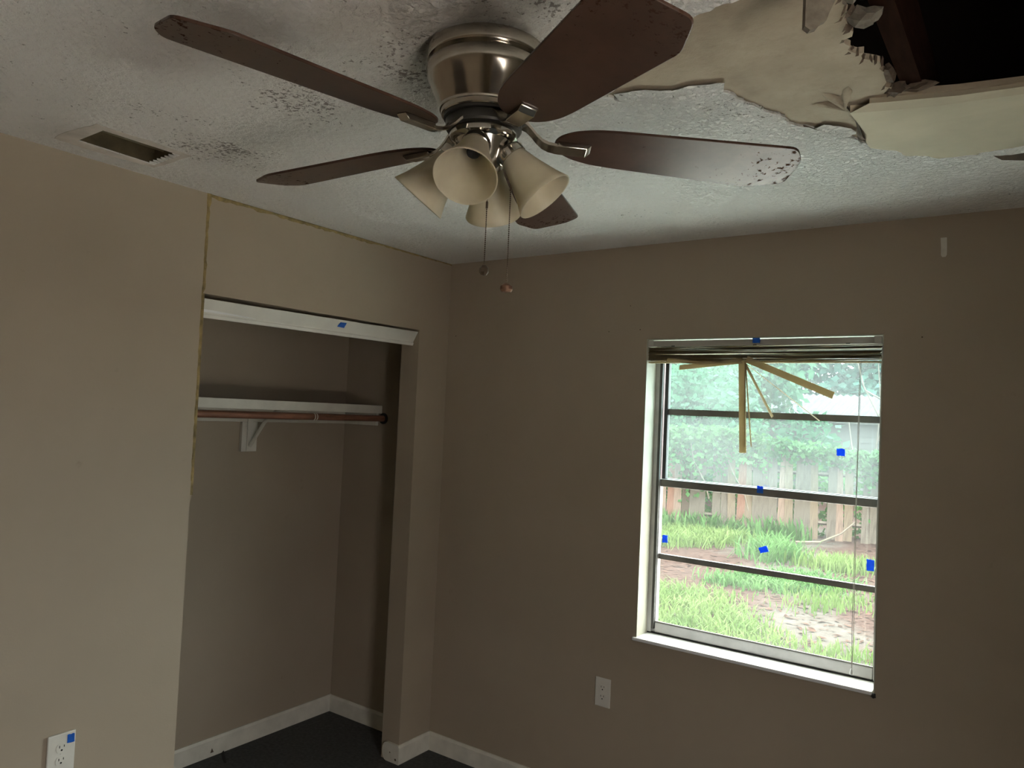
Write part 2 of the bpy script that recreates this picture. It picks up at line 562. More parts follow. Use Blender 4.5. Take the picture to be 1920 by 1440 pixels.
# ------------------------------------------------------------------ ceiling: finish coat, bare board, hole, panel
rnd = random.Random(7)
edge = [(1.640, -1.425), (1.656, -1.371), (1.739, -1.342), (1.851, -1.317), (1.889, -1.302), (1.906, -1.222), (1.939, -1.144),
        (1.960, -1.057), (2.007, -0.988), (2.052, -0.902), (2.109, -0.793), (2.172, -0.695), (2.242, -0.635), (2.328, -0.623),
        (2.434, -0.608), (2.62, -0.60), (2.86, -0.66)]
far_edge = [(2.95, -1.1), (2.92, -1.9), (2.6, -2.15), (2.25, -1.95), (2.10, -1.72), (2.035, -1.660), (1.976, -1.650), (1.928, -1.640),
            (1.789, -1.548)]
E1 = jag([Vector(q) for q in edge], 0.16, 3, rnd)
E2 = jag([E1[-1]] + [Vector(q) for q in far_edge] + [E1[0]], 0.14, 3, rnd)[1:-1]
PEEL = E1 + E2
VENT = [(0.142, -1.900), (0.302, -1.905), (0.305, -1.672), (0.132, -1.660)]


def slab(loops, z0, z1):
    """flat plate with holes: first loop is the outline"""
    loops3 = [[Vector((q[0], q[1], 0)) for q in l] for l in loops]
    tris = tessellate_polygon(loops3)
    flat = [q for l in loops3 for q in l]
    n = len(flat)
    vs_ = [(q.x, q.y, z0) for q in flat] + [(q.x, q.y, z1) for q in flat]
    fs_ = [tuple(t) for t in tris] + [tuple(i + n for i in t) for t in tris]
    k = 0
    for l in loops3:
        m = len(l)
        fs_ += [(k + i, k + (i + 1) % m, n + k + (i + 1) % m, n + k + i) for i in range(m)]
        k += m
    return MB().add(vs_, fs_)


ROOM = [(0, RY), (RX, RY), (RX, 0), (0, 0)]
BZ = H + 0.007
ceil = struct(slab([ROOM, PEEL, VENT], H, BZ - 0.0005).build('ceiling', M_CEIL))
struct(MB().box(CX, TJ, -1.85, 0, H, H + 0.02).build('ceiling_closet', M_WALL))

HOLE_L = jag([(2.174, -1.572), (2.178, -1.531), (2.189, -1.511), (2.174, -1.477), (2.177, -1.434), (2.161, -1.376), (2.179, -1.338),
              (2.191, -1.291), (2.197, -1.233), (2.195, -1.175), (2.181, -1.105)], 0.30, 2, rnd)
HOLE = HOLE_L + [Vector((2.32, -1.062)), Vector((2.44, -1.040)), Vector((2.80, -0.985))] + \
    jag([(2.82, -1.05), (2.80, -1.5), (2.62, -1.9), (2.40, -1.92), (2.22, -1.75)], 0.15, 2, rnd)
board = struct(slab([[(CX + 0.7, RY), (RX, RY), (RX, 0), (0, 0)], HOLE, VENT], BZ, BZ + 0.0127).build('ceiling_board', M_BOARD))
tag(board, 'bare brown ceiling drywall exposed where the finish fell away')

# the straight-edged pale sheet below the hole, sagging a little with a bevelled lip
PB = [(2.105, -1.086), (2.166, -1.068), (2.281, -1.034), (2.44, -1.014), (2.79, -0.962), (2.80, -0.64)]
PB_low = [Vector((2.80, -0.632))] + [q + Vector((0, 0.004)) for q in reversed(E1) if 2.125 < q.x < 2.79] + [Vector((2.099, -0.800)), Vector((2.098, -0.85)), Vector((2.109, -0.90))]
outline = [Vector(q) for q in PB[:-1]] + PB_low
b = MB()
zb = H - 0.0025
n = len(outline)


def sag(q):
    return zb - 0.010 * math.exp(-((q[1] + 1.06) / 0.10) ** 2) * (0.4 + 0.6 * math.exp(-((q[0] - 2.12) / 0.35) ** 2))


tris = tessellate_polygon([[Vector((q[0], q[1], 0)) for q in outline]])
vv = [(q[0], q[1], sag(q)) for q in outline] + [(q[0], q[1], BZ - 0.0005) for q in outline]
b.add(vv, [tuple(t) for t in tris] + [(i, (i + 1) % n, n + (i + 1) % n, n + i) for i in range(n)])
pan = b.build('drywall_sheet', M_PANEL, board)
tag(pan, 'pale straight edged drywall sheet below the hole')
b = MB()                                    # tapered paper lip between the sheet and the hole
lip = [((2.105, -1.086), (2.150, -1.108)), ((2.166, -1.068), (2.185, -1.098)), ((2.281, -1.034), (2.320, -1.058)),
       ((2.44, -1.014), (2.44, -1.036)), ((2.79, -0.962), (2.79, -0.982))]
vv = []
for a, c in lip:
    vv += [(a[0], a[1], sag(a) - 0.0005), (c[0], c[1], sag(a) + 0.006), (c[0], c[1] + 0.004, BZ + 0.004)]
b.add(vv, [(3 * i + k, 3 * i + 3 + k, 3 * i + 4 + k, 3 * i + 1 + k) for i in range(len(lip) - 1) for k in (0, 1)])
b.build('paper_lip', M_PANEL, board)
# split between brown board and pale sheet: curled paper edge
b = MB()
cr = [(2.099, -1.112, 0.002, 0.012), (2.104, -1.075, 0.004, 0.016), (2.104, -1.02, 0.004, 0.012), (2.100, -0.95, 0.006, 0.010), (2.094, -0.894, 0.010, 0.010), (2.092, -0.862, 0.012, 0.006), (2.096, -0.845, 0.001, 0.002)]
vv = []
for x, y, w, d in cr:
    vv += [(x - w, y, BZ - 0.0005), (x - w * 0.3, y, BZ - 0.001 - d * 0.55), (x + w * 0.4, y, BZ - d)]
b.add(vv, [(3 * i + k, 3 * i + 3 + k, 3 * i + 4 + k, 3 * i + 1 + k) for i in range(len(cr) - 1) for k in (0, 1)])
b.build('split_paper_edge', M_TORN, board)
# buckled cone of paper at the top of the split
b = MB()
apex = Vector((2.100, -1.110, BZ - 0.022))
ring = []
for k in range(13):
    a = -0.25 * PI + k / 12 * 0.62 * PI - 0.72 * PI
    rr = 0.085 * (0.8 + 0.3 * math.sin(k * 1.3))
    ring.append(Vector((2.100 - rr * math.cos(a + PI) * 0.8, -1.105 + rr * math.sin(a), BZ - 0.001)))
b.add([apex] + ring, [(0, k, k + 1) for k in range(1, 13)])
b.build('buckled_paper', M_BOARD, board, smooth=True, sharp=3.0)


# lifted, sagging lips along the torn finish coat
def lip_strip(name, pts, mat, drop, inward, parent):
    vv = []
    m = len(pts)
    for i, q in enumerate(pts):
        t = i / (m - 1)
        k = math.sin(PI * t) ** 0.7
        d = pts[min(i + 1, m - 1)] - pts[max(i - 1, 0)]
        nrm = Vector((d.y, -d.x)).normalized()           # towards the bare side lies at -nrm
        q0 = q + nrm * inward * 1.0
        q1 = q - nrm * 0.004 * k
        vv += [(q0.x, q0.y, H - 0.0006), ((q0.x + q1.x) / 2, (q0.y + q1.y) / 2, H - 0.001 - drop * k * 0.3),
               (q1.x, q1.y, H - 0.0015 - drop * k), (q1.x, q1.y, H + 0.0015 - drop * k)]
    fs_ = [(4 * i + j, 4 * i + 4 + j, 4 * i + 5 + j, 4 * i + 1 + j) for i in range(m - 1) for j in range(3)]
    return MB().add(vv, fs_).build(name, mat, parent, smooth=True)


def seg_of(p0, p1):
    i0 = min(range(len(E1)), key=lambda i: (E1[i] - Vector(p0)).length)
    i1 = min(range(len(E1)), key=lambda i: (E1[i] - Vector(p1)).length)
    return E1[i0:i1 + 1]


lip_strip('lifted_finish_edge', seg_of((1.660, -1.370), (1.88, -1.305)), M_CEIL, 0.008, 0.05, ceil)
lip_strip('lifted_finish_edge', seg_of((2.000, -0.995), (2.06, -0.89)), M_CEIL, 0.006, 0.035, ceil)
lip_strip('lifted_finish_edge', seg_of((2.33, -0.623), (2.62, -0.60)), M_CEIL, 0.008, 0.05, ceil)


def crevice_strip(pts, w, drop):  # dark ribbon standing in for the shadow in the stained crevice
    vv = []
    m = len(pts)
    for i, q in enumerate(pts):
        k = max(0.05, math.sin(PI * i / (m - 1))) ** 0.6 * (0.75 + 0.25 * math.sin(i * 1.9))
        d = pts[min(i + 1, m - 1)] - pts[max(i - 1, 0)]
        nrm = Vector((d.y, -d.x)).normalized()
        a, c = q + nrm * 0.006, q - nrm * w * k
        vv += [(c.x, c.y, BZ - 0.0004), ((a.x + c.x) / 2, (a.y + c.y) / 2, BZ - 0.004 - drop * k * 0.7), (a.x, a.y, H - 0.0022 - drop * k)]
    MB().add(vv, [(3 * i + j, 3 * i + 3 + j, 3 * i + 4 + j, 3 * i + 1 + j) for i in range(m - 1) for j in (0, 1)]).build('crevice_shade_strip', M_TORN, board, smooth=True)


crevice_strip(seg_of((1.665, -1.368), (1.875, -1.31)), 0.020, 0.004)
crevice_strip(seg_of((1.985, -1.02), (2.06, -0.89)), 0.012, 0.003)
crevice_strip(seg_of((2.33, -0.623), (2.62, -0.60)), 0.022, 0.004)
b = MB()                                    # brown scab curling down by the right border
b.add([(2.36, -0.612, H - 0.004), (2.43, -0.606, H - 0.003), (2.50, -0.60, H - 0.004), (2.49, -0.572, H - 0.016), (2.44, -0.568, H - 0.020), (2.385, -0.588, H - 0.016)],
      [(0, 1, 4, 5), (1, 2, 3, 4)])
b.build('curled_paper_scrap', M_TORN, ceil, smooth=True)
# loose fringe round the left rim of the hole
rnd = random.Random(21)
for i in range(0, len(HOLE_L) - 1, 1):
    q, q2 = HOLE_L[i], HOLE_L[i + 1]
    if rnd.random() < 0.5:
        continue
    w = rnd.choice([0.004, 0.006, 0.009, 0.014, 0.022])
    ln_ = rnd.uniform(0.004, 0.020)
    dx = rnd.uniform(-0.016, 0.006)
    MB().add([(q.x + 0.004, q.y - w * 0.5, BZ + 0.010), (q.x + 0.004, q.y + w * 0.6, BZ + 0.010), (q.x + dx * 0.5 + 0.004, q.y + w * 0.3, BZ - ln_ * 0.35),
              (q.x + dx * 0.5, q.y - w * 0.3, BZ - ln_ * 0.35), (q.x + dx, q.y + rnd.uniform(-.006, .006), BZ - ln_ * 0.6)],
             [(0, 1, 2, 3), (3, 2, 4)]).build('torn_fringe', M_TORN if rnd.random() < 0.9 else M_GYPSUM, board)
# crumpled gypsum lump half way up that rim, more debris in the lower corner
for name, c, s, n_, sd in (('crumpled_gypsum', (2.205, -1.475, BZ + 0.004), (0.030, 0.034, 0.018), 2, 3), ('crumpled_gypsum', (2.200, -1.555, BZ + 0.008), (0.018, 0.022, 0.014), 2, 5),
                           ('crumpled_paper', (2.206, -1.120, BZ + 0.004), (0.026, 0.020, 0.016), 2, 8), ('crumpled_paper', (2.250, -1.100, BZ + 0.010), (0.040, 0.014, 0.012), 2, 9),
                           ('crumpled_paper', (2.205, -1.20, BZ + 0.006), (0.012, 0.045, 0.014), 2, 11)):
    bm = bmesh.new()
    bmesh.ops.create_icosphere(bm, subdivisions=n_, radius=1)
    r_ = random.Random(sd)
    for v in bm.verts:
        v.co *= r_.uniform(0.62, 1.15)
        v.co = Vector((v.co.x * s[0], v.co.y * s[1], v.co.z * s[2])) + Vector(c)
    me = bpy.data.meshes.new(name)
    bm.to_mesh(me)
    bm.free()
    me.materials.append(M_GYPSUM if 'gypsum' in name else M_TORN)
    o = bpy.data.objects.new(name, me)
    COL.objects.link(o)
    o.parent = board
# hanging flap of torn drywall near the hole
b = MB()
fl = [(-0.020, 0.0), (0.030, 0.0), (0.030, -0.060), (0.018, -0.088), (0.014, -0.100), (0.004, -0.106), (-0.001, -0.114), (-0.012, -0.118), (-0.0205, -0.112)]
rv = Vector((0.816, 0.577, 0))
nv = Vector((0.577, -0.816, 0))
o0 = Vector((2.170, -1.690, H + 0.008))
b.prism(fl, lambda q: o0 + rv * q[0] + Vector((0, 0, q[1])), lambda q: o0 + rv * q[0] + nv * 0.012 + Vector((0, 0, q[1])))
flap = b.build('hanging_flap', M_GYPSUM, board)
tag(flap, 'grey strip of torn drywall dangling beside the hole')
# joists seen in the hole
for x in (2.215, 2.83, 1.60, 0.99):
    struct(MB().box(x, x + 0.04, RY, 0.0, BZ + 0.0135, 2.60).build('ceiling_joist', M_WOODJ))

# ------------------------------------------------------------------ air vent opening
vent = thing('air_vent', (0.22, -1.78, H), 'uncovered ceiling air duct opening with stained border beside the left wall', 'air vent')
b = MB()
cx_, cy_ = 0.22, -1.78
vl = [(x - cx_, y - cy_) for x, y in VENT]
nv_ = 4
b.add([(x, y, 0.003) for x, y in vl] + [(x * 0.98, y * 0.98, 0.18) for x, y in vl], [(i, (i + 1) % 4, 4 + (i + 1) % 4, 4 + i) for i in range(4)] + [(4, 5, 6, 7)])
b.build('duct_box', M_DUCT, vent)
outer = [(-0.122, -0.165), (0.118, -0.160), (0.112, 0.128), (-0.112, 0.134)]
rnd = random.Random(4)
of = jag(outer, 0.05, 4, rnd, closed=True)
s_ = slab([of, [Vector(q) for q in vl]], -0.0012, -0.0002)
s_.build('stained_border', M_FLANGE, vent)
# row of bent louvre stubs at the far end
n_ = 7
for i in range(n_):
    t = (i + 0.5) / n_
    x = vl[3][0] * (1 - t) + vl[2][0] * t
    y = vl[3][1] * (1 - t) + vl[2][1] * t
    w = 0.0105
    MB().add([(x - w, y + 0.004, -0.001), (x + w, y + 0.004, -0.001), (x + 0.002, y - 0.022, -0.001),
              (x - w, y + 0.004, 0.004), (x + w, y + 0.004, 0.004), (x + 0.002, y - 0.022, 0.004)],
             [(0, 2, 1), (3, 4, 5), (0, 1, 4, 3), (1, 2, 5, 4), (2, 0, 3, 5)]).build('louvre_tooth', M_CEIL, vent)
for k in (0.35, 0.68):
    xa, xb = vl[0][0] * (1 - k) + vl[1][0] * k, vl[3][0] * (1 - k) + vl[2][0] * k
    MB().add([(xa, vl[0][1], 0.030), (xb, vl[3][1], 0.030), (xb + 0.016, vl[3][1], 0.052), (xa + 0.016, vl[0][1], 0.052)], [(0, 1, 2, 3)]).build('damper_blade', M_DUCT, vent)

# ------------------------------------------------------------------ baseboards
BH, BT = 0.088, 0.012


def base_x(name, x0, x1, y, z=0, s=-1):
    return struct(MB().prism([(0, 0), (BT, 0), (BT, BH - 0.012), (BT - 0.006, BH), (0, BH)], lambda q: (x0, y + s * q[0], q[1]), lambda q: (x1, y + s * q[0], q[1])).build(name, M_BASE))


def base_y(name, y0, y1, x, s=1):
    return struct(MB().prism([(0, 0), (BT, 0), (BT, BH - 0.012), (BT - 0.006, BH), (0, BH)], lambda q: (x + s * q[0], y0, q[1]), lambda q: (x + s * q[0], y1, q[1])).build(name, M_BASE))


base_x('baseboard_back', 0.0, RX, 0)
base_y('baseboard_left', YB - BT, 0, 0)
base_y('baseboard_left', RY, YA - 0.002, 0)
base_y('baseboard_closet', -1.85, 0, CX)
base_x('baseboard_closet', CX + BT, TJ, 0)
base_y('baseboard_right', RY, 0, RX, -1)
# rounded cut end of the board wrapping the closet jamb
b = MB()
pr = [(0.0, 0.0), (0.012, 0.0), (-0.062, 0.0)]
poly = [(-0.0004, 0.0), (-0.0004, BH)] + [(-0.070 - 0.028 * math.sin(a) , BH / 2 + BH / 2 * math.cos(a)) for a in [PI * k / 8 for k in range(9)]]
b.prism(poly, lambda q: (q[0], YB - BT, q[1]), lambda q: (q[0], YB - 0.0005, q[1]))
tr_ = struct(b.build('baseboard_jamb', M_BASE))
for x, z, r in ((-0.008, 0.020, 0.006), (-0.045, 0.045, 0.0035)):
    MB().lathe([(0.0005, 0), (r, 0)], 12, Matrix.Translation((x, YB - BT - 0.0006, z)) @ Matrix.Rotation(PI / 2, 4, 'X')).build('nail_hole', M_TORN, tr_)
# small knot in the closet baseboard and a dark strip on the carpet
MB().add([(CX + BT + 0.0006, -0.735 - 0.010, 0.018), (CX + BT + 0.0006, -0.735 + 0.008, 0.018), (CX + BT + 0.0006, -0.737, 0.040)], [(0, 1, 2)]).build('chip', M_TORN, bpy.data.objects['baseboard_closet'])
o = MB().add([(-0.712, -0.672, 0.0), (-0.66, -0.700, 0.0), (-0.612, -0.728, 0.0), (-0.618, -0.738, 0.0), (-0.668, -0.714, 0.0), (-0.716, -0.686, 0.0),
              (-0.708, -0.678, 0.012), (-0.66, -0.705, 0.010), (-0.618, -0.731, 0.004)],
             [(0, 1, 7, 6), (1, 2, 8, 7), (3, 4, 7, 8), (4, 5, 6, 7), (2, 3, 8), (5, 0, 6), (0, 5, 4, 1), (1, 4, 3, 2)]).build('dark_strip', M_DARK)
tag(o, 'short dark strip on the carpet against the closet baseboard', 'debris')

# ------------------------------------------------------------------ exposed edges / seams on the left wall
rnd = random.Random(5)
b = MB()
zs = [H - (H - 1.40) * i / 60 for i in range(61)]
vv = []
for z in zs:
    w = 0.0065 + rnd.uniform(-0.002, 0.002) + (0.006 if z > H - 0.05 else 0)
    if z < 1.5: w *= 0.55
    yc = YA + 0.002 + rnd.uniform(-0.0012, 0.0012) - (0.003 if z > H - 0.04 else 0)
    vv += [(0.0, yc - 0.004, z), (0.0022, yc, z), (0.0018, min(yc + w, YA + 0.013) if z > HZ else YA + 0.0015, z), (0.0, (yc + w + 0.001) if z > HZ else YA + 0.002, z)]
b.add(vv, [(4 * i + j, 4 * i + 4 + j, 4 * i + 5 + j, 4 * i + 1 + j) for i in range(60) for j in range(3)])
struct(b.build('trim_1', M_BEAD))
b = MB()
b.box(TJ + 0.003, -0.0005, YA, YA + 0.010, 1.35, HZ)
b.build('jamb_edge_strip', M_BEAD, bpy.data.objects['trim_1'])
b = MB()
vv = []
m = 90
for i in range(m + 1):
    y = YA + 0.012 + (0.0 - (YA + 0.012)) * i / m
    w = 0.007 + rnd.uniform(-0.004, 0.005) if i < m * 0.6 else 0.003 + rnd.uniform(-0.002, 0.002)
    vv += [(0.0003, y, H - 0.0006), (0.0020, y, H - 0.002 - w * 0.4), (0.0010, y, H - w - 0.003), (0.0, y, H - w - 0.005)]
b.add(vv, [(4 * i + j, 4 * i + 4 + j, 4 * i + 5 + j, 4 * i + 1 + j) for i in range(m) for j in range(3)])
struct(b.build('trim_2', M_BEAD))

# ------------------------------------------------------------------ closet fittings
trk = thing('closet_door_track', (0, -0.80, 1.996), 'white metal sliding door track along the top of the closet opening', 'door track')
trk.rotation_euler.x = 0.007
prof = [(-0.004, 0.066), (-0.032, 0.020), (-0.033, 0.016), (-0.030, 0.013), (-0.034, 0.002), (-0.038, 0.000), (-0.041, 0.003), (-0.036, 0.020), (-0.008, 0.068)]
L_ = 0.5765
b = MB().prism(prof, lambda q: (q[0], -L_ + 0.004 - (0.0 if q[1] > 0.03 else 0.0), q[1]), lambda q: (q[0], L_ + 0.001, q[1]))
b.build('fascia', M_TRIM, trk)
# white strip shaped as the highlight near the left end of the track
b = MB()
vv = []
for i in range(13):
    t = i / 12
    y = -L_ + 0.010 + 0.24 * t
    h = 0.012 * (1 - t) + 0.001
    vv += [(-0.0305, y, 0.021), (-0.0265 - 0.002 * t, y, 0.021 + h * 0.5), (-0.0235 - 0.005 * t - 0.001, y, 0.021 + h)]
b.add(vv, [(3 * i + j, 3 * i + 3 + j, 3 * i + 4 + j, 3 * i + 1 + j) for i in range(12) for j in (0, 1)])
b.build('highlight_strip', M_SILL, trk, smooth=True)
MB().box(-0.085, -0.040, -L_ + 0.004, L_ - 0.001, 0.030, 0.034).build('roller_channel', M_TRIM, trk)

shelf = thing('closet_shelf', (-0.55, -0.9, 1.69), 'white painted closet shelf with a white front edge spanning the closet', 'shelf')
SX = -0.445
b = MB()
b.box(CX - shelf.location.x + 0.001, SX - shelf.location.x, -0.948, 0.890, -0.009, 0.009)
b.build('shelf_board', M_SHELF, shelf, bevel=0.002)
MB().box(SX + 0.55, SX + 0.55 + 0.012, -0.948, 0.892, -0.032, 0.012).build('front_edge', M_SHELF, shelf, bevel=0.002)
MB().box(CX + 0.55 + 0.0005, CX + 0.55 + 0.019, -0.948, 0.8995, -0.098, -0.0095).build('back_cleat', M_SHELF, shelf, bevel=0.002)
MB().box(CX + 0.55 + 0.0195, SX + 0.530, 0.880, 0.8995, -0.098, -0.0095).build('side_cleat', M_SHELF, shelf, bevel=0.002)
rod = thing('closet_rod', (-0.425, -0.9, 1.632), 'red brown wooden hanging rod just under the closet shelf', 'closet rod')
MB().tube([(0, -0.948 + 0.0, 0), (0, 0.893, 0)], 0.0165, 16).build('pole', M_ROD, rod, smooth=True)
MB().lathe([(0.0005, 0), (0.030, 0.001), (0.030, 0.007), (0.0005, 0.008)], 20, Matrix.Translation((0, 0.8995, 0)) @ Matrix.Rotation(PI / 2, 4, 'X')).build('end_socket', M_DARK, rod)
for dy in (0, 0.014):
    MB().lathe([(0.0168, 0), (0.0185, 0.0005), (0.0185, 0.0045), (0.0168, 0.005)], 16, Matrix.Translation((0, 0.198 + dy + 0.22, 0)) @ Matrix.Rotation(PI / 2, 4, 'X')).build('white_ring', M_TRIM, rod)
brk = thing('shelf_bracket', (CX, -0.634, 1.52), 'white shelf support bracket with a diagonal brace on the closet back wall', 'bracket')
MB().box(0.0005, 0.019, -0.044, 0.044, -0.074, 0.072).build('wall_block', M_SHELF, brk, bevel=0.0015)
bx0 = 0.0195
b = MB()
b.box(bx0, bx0 + 0.003, -0.016, 0.016, -0.070, 0.120)
b.build('upright_plate', M_SHELF, brk)
MB().tube([(bx0 + 0.006, 0.0, -0.046), (0.13, 0.0, 0.075), (0.245, 0.0, 0.150)], 0.009, 8).build('diagonal_brace', M_SHELF, brk, smooth=True)
MB().tube([(bx0 + 0.002, 0.0, 0.150), (0.26, 0.0, 0.151)], 0.008, 8).build('shelf_arm', M_SHELF, brk, smooth=True)

# ------------------------------------------------------------------ window one
win = thing('window_1', (WX0, 0.0, WZ0), None, None, kind='structure')
WW, WH = WX1 - WX0, WZ1 - WZ0


def wbox(x0, x1, y0, y1, z0, z1, name, mat, parent=win, bevel=0.0):
    return MB().box(x0, x1, y0, y1, z0, z1).build(name, mat, parent, bevel=bevel)


e = 0.0006
# plaster reveals lining the recess
wbox(e, 0.004, 0.0, 0.105, 0, WH - e, 'reveal', M_REVEAL)
wbox(WW - 0.004, WW - e, 0.0, 0.105, 0, WH - e, 'reveal', M_REVEAL)
wbox(0.004, WW - 0.004, 0.0, 0.105, WH - 0.004, WH - e, 'reveal', M_REVEAL)
sill = wbox(-0.014, WW - 0.007, -0.010, 0.112, -0.0139, 0.0, 'sill', M_SILL, bevel=0.003)
# chipped brown corner
bm = bmesh.new()
bmesh.ops.create_icosphere(bm, subdivisions=2, radius=0.010)
r_ = random.Random(2)
for v in bm.verts:
    v.co *= r_.uniform(0.6, 1.1)
    v.co += Vector((WW - 0.004, -0.003, -0.014))
me = bpy.data.meshes.new('chipped_corner')
bm.to_mesh(me)
bm.free()
me.materials.append(M_DARK)
o = bpy.data.objects.new('chipped_corner', me)
COL.objects.link(o)
o.parent = win
# dark caulk line and outer aluminium frame
wbox(0.004, WW - 0.004, 0.104, 0.113, 0.0, 0.006, 'caulk_line', M_DARK)
wbox(0.004, 0.022, 0.100, 0.175, 0.006, WH - 0.004, 'frame_jamb', M_RAIL)
wbox(WW - 0.022, WW - 0.004, 0.100, 0.175, 0.006, WH - 0.004, 'frame_jamb', M_RAIL)
wbox(0.022, WW - 0.022, 0.100, 0.175, WH - 0.045, WH - 0.004, 'frame_head', M_ALU)
wbox(0.022, WW - 0.022, 0.113, 0.175, 0.006, 0.020, 'frame_sill', M_RAIL)
wbox(0.022, 0.034, 0.100, 0.112, 0.02, WH - 0.045, 'track_strip', M_ALUD)
MB().box(0.022, 0.026, 0.126, 0.132, 0.05, WH - 0.05).build('balance_rod', M_CHROME, win)
# upper sash
us = thing('upper_sash', (0, 0, 0), None, None)
us.parent = win
gx0, gx1 = 0.046, WW - 0.028
mz = 1.4215 - WZ0
wbox(0.030, gx0, 0.140, 0.165, mz - 0.012, WH - 0.045, 'stile', M_ALUD, us)
wbox(gx1, WW - 0.022, 0.140, 0.165, mz - 0.012, WH - 0.045, 'stile', M_ALU, us)
wbox(gx0, gx1, 0.140, 0.165, WH - 0.075, WH - 0.045, 'top_rail', M_ALU, us)
wbox(gx0, gx1, 0.142, 0.165, mz - 0.014, mz + 0.018, 'bottom_rail', M_ALU, us)
wbox(gx0, gx1, 0.146, 0.160, 1.729 - WZ0 - 0.013, 1.729 - WZ0 + 0.013, 'muntin', M_ALU, us)
wbox(gx0 - 0.003, gx1 + 0.003, 0.1515, 0.1545, 1.729 - WZ0 + 0.013, WH - 0.075, 'glass_pane', M_GLASS_U, us)
wbox(gx0 - 0.003, gx1 + 0.003, 0.1515, 0.1545, mz + 0.018, 1.729 - WZ0 - 0.013, 'glass_pane', M_GLASS_U, us)
# lower sash (nearer the room)
ls = thing('lower_sash', (0, 0, 0), None, None)
ls.parent = win
lx0, lx1 = 0.036, WW - 0.026
wbox(0.0225, lx0, 0.113, 0.138, 0.020, mz + 0.016, 'stile', M_RAIL, ls)
wbox(lx1, WW - 0.0225, 0.113, 0.138, 0.020, mz + 0.016, 'stile', M_RAIL, ls)
wbox(lx0, lx1, 0.113, 0.138, mz - 0.016, mz + 0.016, 'meeting_rail', M_ALU, ls, bevel=0.003)
wbox(lx0, lx1, 0.106, 0.138, 0.006, 0.046, 'bottom_rail', M_RAIL, ls, bevel=0.003)
wbox(lx0, lx1, 0.110, 0.116, 0.046, 0.052, 'lift_lip', M_ALU, ls)
wbox(lx0, lx1, 0.118, 0.133, 1.106 - WZ0 - 0.011, 1.106 - WZ0 + 0.011, 'muntin', M_ALU, ls)
wbox(lx0 - 0.003, lx1 + 0.003, 0.1245, 0.1275, 1.106 - WZ0 + 0.011, mz - 0.016, 'glass_pane', M_GLASS_L, ls)
wbox(lx0 - 0.003, lx1 + 0.003, 0.1245, 0.1275, 0.046, 1.106 - WZ0 - 0.011, 'glass_pane', M_GLASS_L, ls)

# narrow window added to the right-hand wall, out of frame, for extra daylight
w2 = thing('window_added', (RX, W2[0], W2[2]), None, None, kind='structure')
l2, h2 = W2[1] - W2[0], W2[3] - W2[2]
for bx in ((0.05, 0.10, 0, 0.04, 0, h2), (0.05, 0.10, l2 - 0.04, l2, 0, h2), (0.05, 0.10, 0.04, l2 - 0.04, 0, 0.04), (0.05, 0.10, 0.04, l2 - 0.04, h2 - 0.04, h2), (0.05, 0.10, 0.04, l2 - 0.04, h2 / 2 - 0.02, h2 / 2 + 0.02)):
    MB().box(*bx).build('frame_bar', M_RAIL, w2)
struct(MB().box(RX + 0.151, RX + 7.0, -7.5, 2.5, GZ - 0.1, -0.13).build('bounce_slab', simple('pale_bounce_concrete', (0.84, 0.82, 0.77), 0.85, var=0.08, scale=2)))  # added unseen slab, bounces skylight in through the added window

# ------------------------------------------------------------------ broken mini blind
bl = thing('window_blind', (1.56, 0.03, 2.03), 'raised tan mini blind with broken slats fanning out below the stack', 'blind')
b = MB()                                    # folded U-channel headrail, open towards the room
hx = 0.453
b.box(-hx, hx, -0.012, -0.011, -0.026, -0.0045)
b.box(-hx, hx, -0.022, -0.012, -0.0065, -0.0045)
b.box(-hx, hx, -0.022, -0.012, -0.028, -0.026)
b.box(-hx, hx, -0.0225, -0.022, -0.0085, -0.0045)
b.box(-hx, hx, -0.0225, -0.022, -0.028, -0.0245)
b.build('headrail', M_HEAD, bl)
for s in (-1, 1):
    MB().box(s * hx - (0.0 if s < 0 else 0.026), s * hx + (0.026 if s < 0 else 0.0), -0.0250, -0.0226, -0.030, -0.002).build('end_bracket', M_HEAD, bl, bevel=0.002)
MB().add([(hx - 0.045, -0.0230, -0.0275), (hx - 0.135, -0.0230, -0.0260), (hx - 0.140, -0.0230, -0.0065), (hx - 0.050, -0.0230, -0.0065), (hx - 0.040, -0.0230, -0.015)], [(0, 1, 2, 3, 4)]).build('headrail_cover', M_HEAD, bl)
for x in (-0.34, 0.0, 0.34):
    MB().box(x - 0.007, x + 0.007, -0.024, -0.0226, -0.029, -0.0255).build('cord_guide', M_ALUD, bl)


def slat_mesh(L, w, bow=0.0, n=10):
    """slat lying along +x from 0 to L, width along y, slightly crowned in z, bow = sag in the middle"""
    vv, ff = [], []
    for i in range(n + 1):
        t = i / n
        for k in range(5):
            s = k / 4 - 0.5
            vv.append((L * t, s * w, 0.0028 * (1 - 4 * s * s) * (w / 0.025) - bow * math.sin(PI * t)))
    for i in range(n):
        for k in range(4):
            a = i * 5 + k
            ff.append((a, a + 5, a + 6, a + 1))
    m_ = len(vv)
    vv += [(x, y, z - 0.0008) for x, y, z in vv]
    ff += [tuple(i + m_ for i in reversed(f)) for f in ff]
    return vv, ff


def slat(L, w, M, bow=0.0):
    vv, ff = slat_mesh(L, w, bow)
    return MB().add([M @ Vector(q) for q in vv], ff).build('slat', M_SLAT, bl, smooth=True)


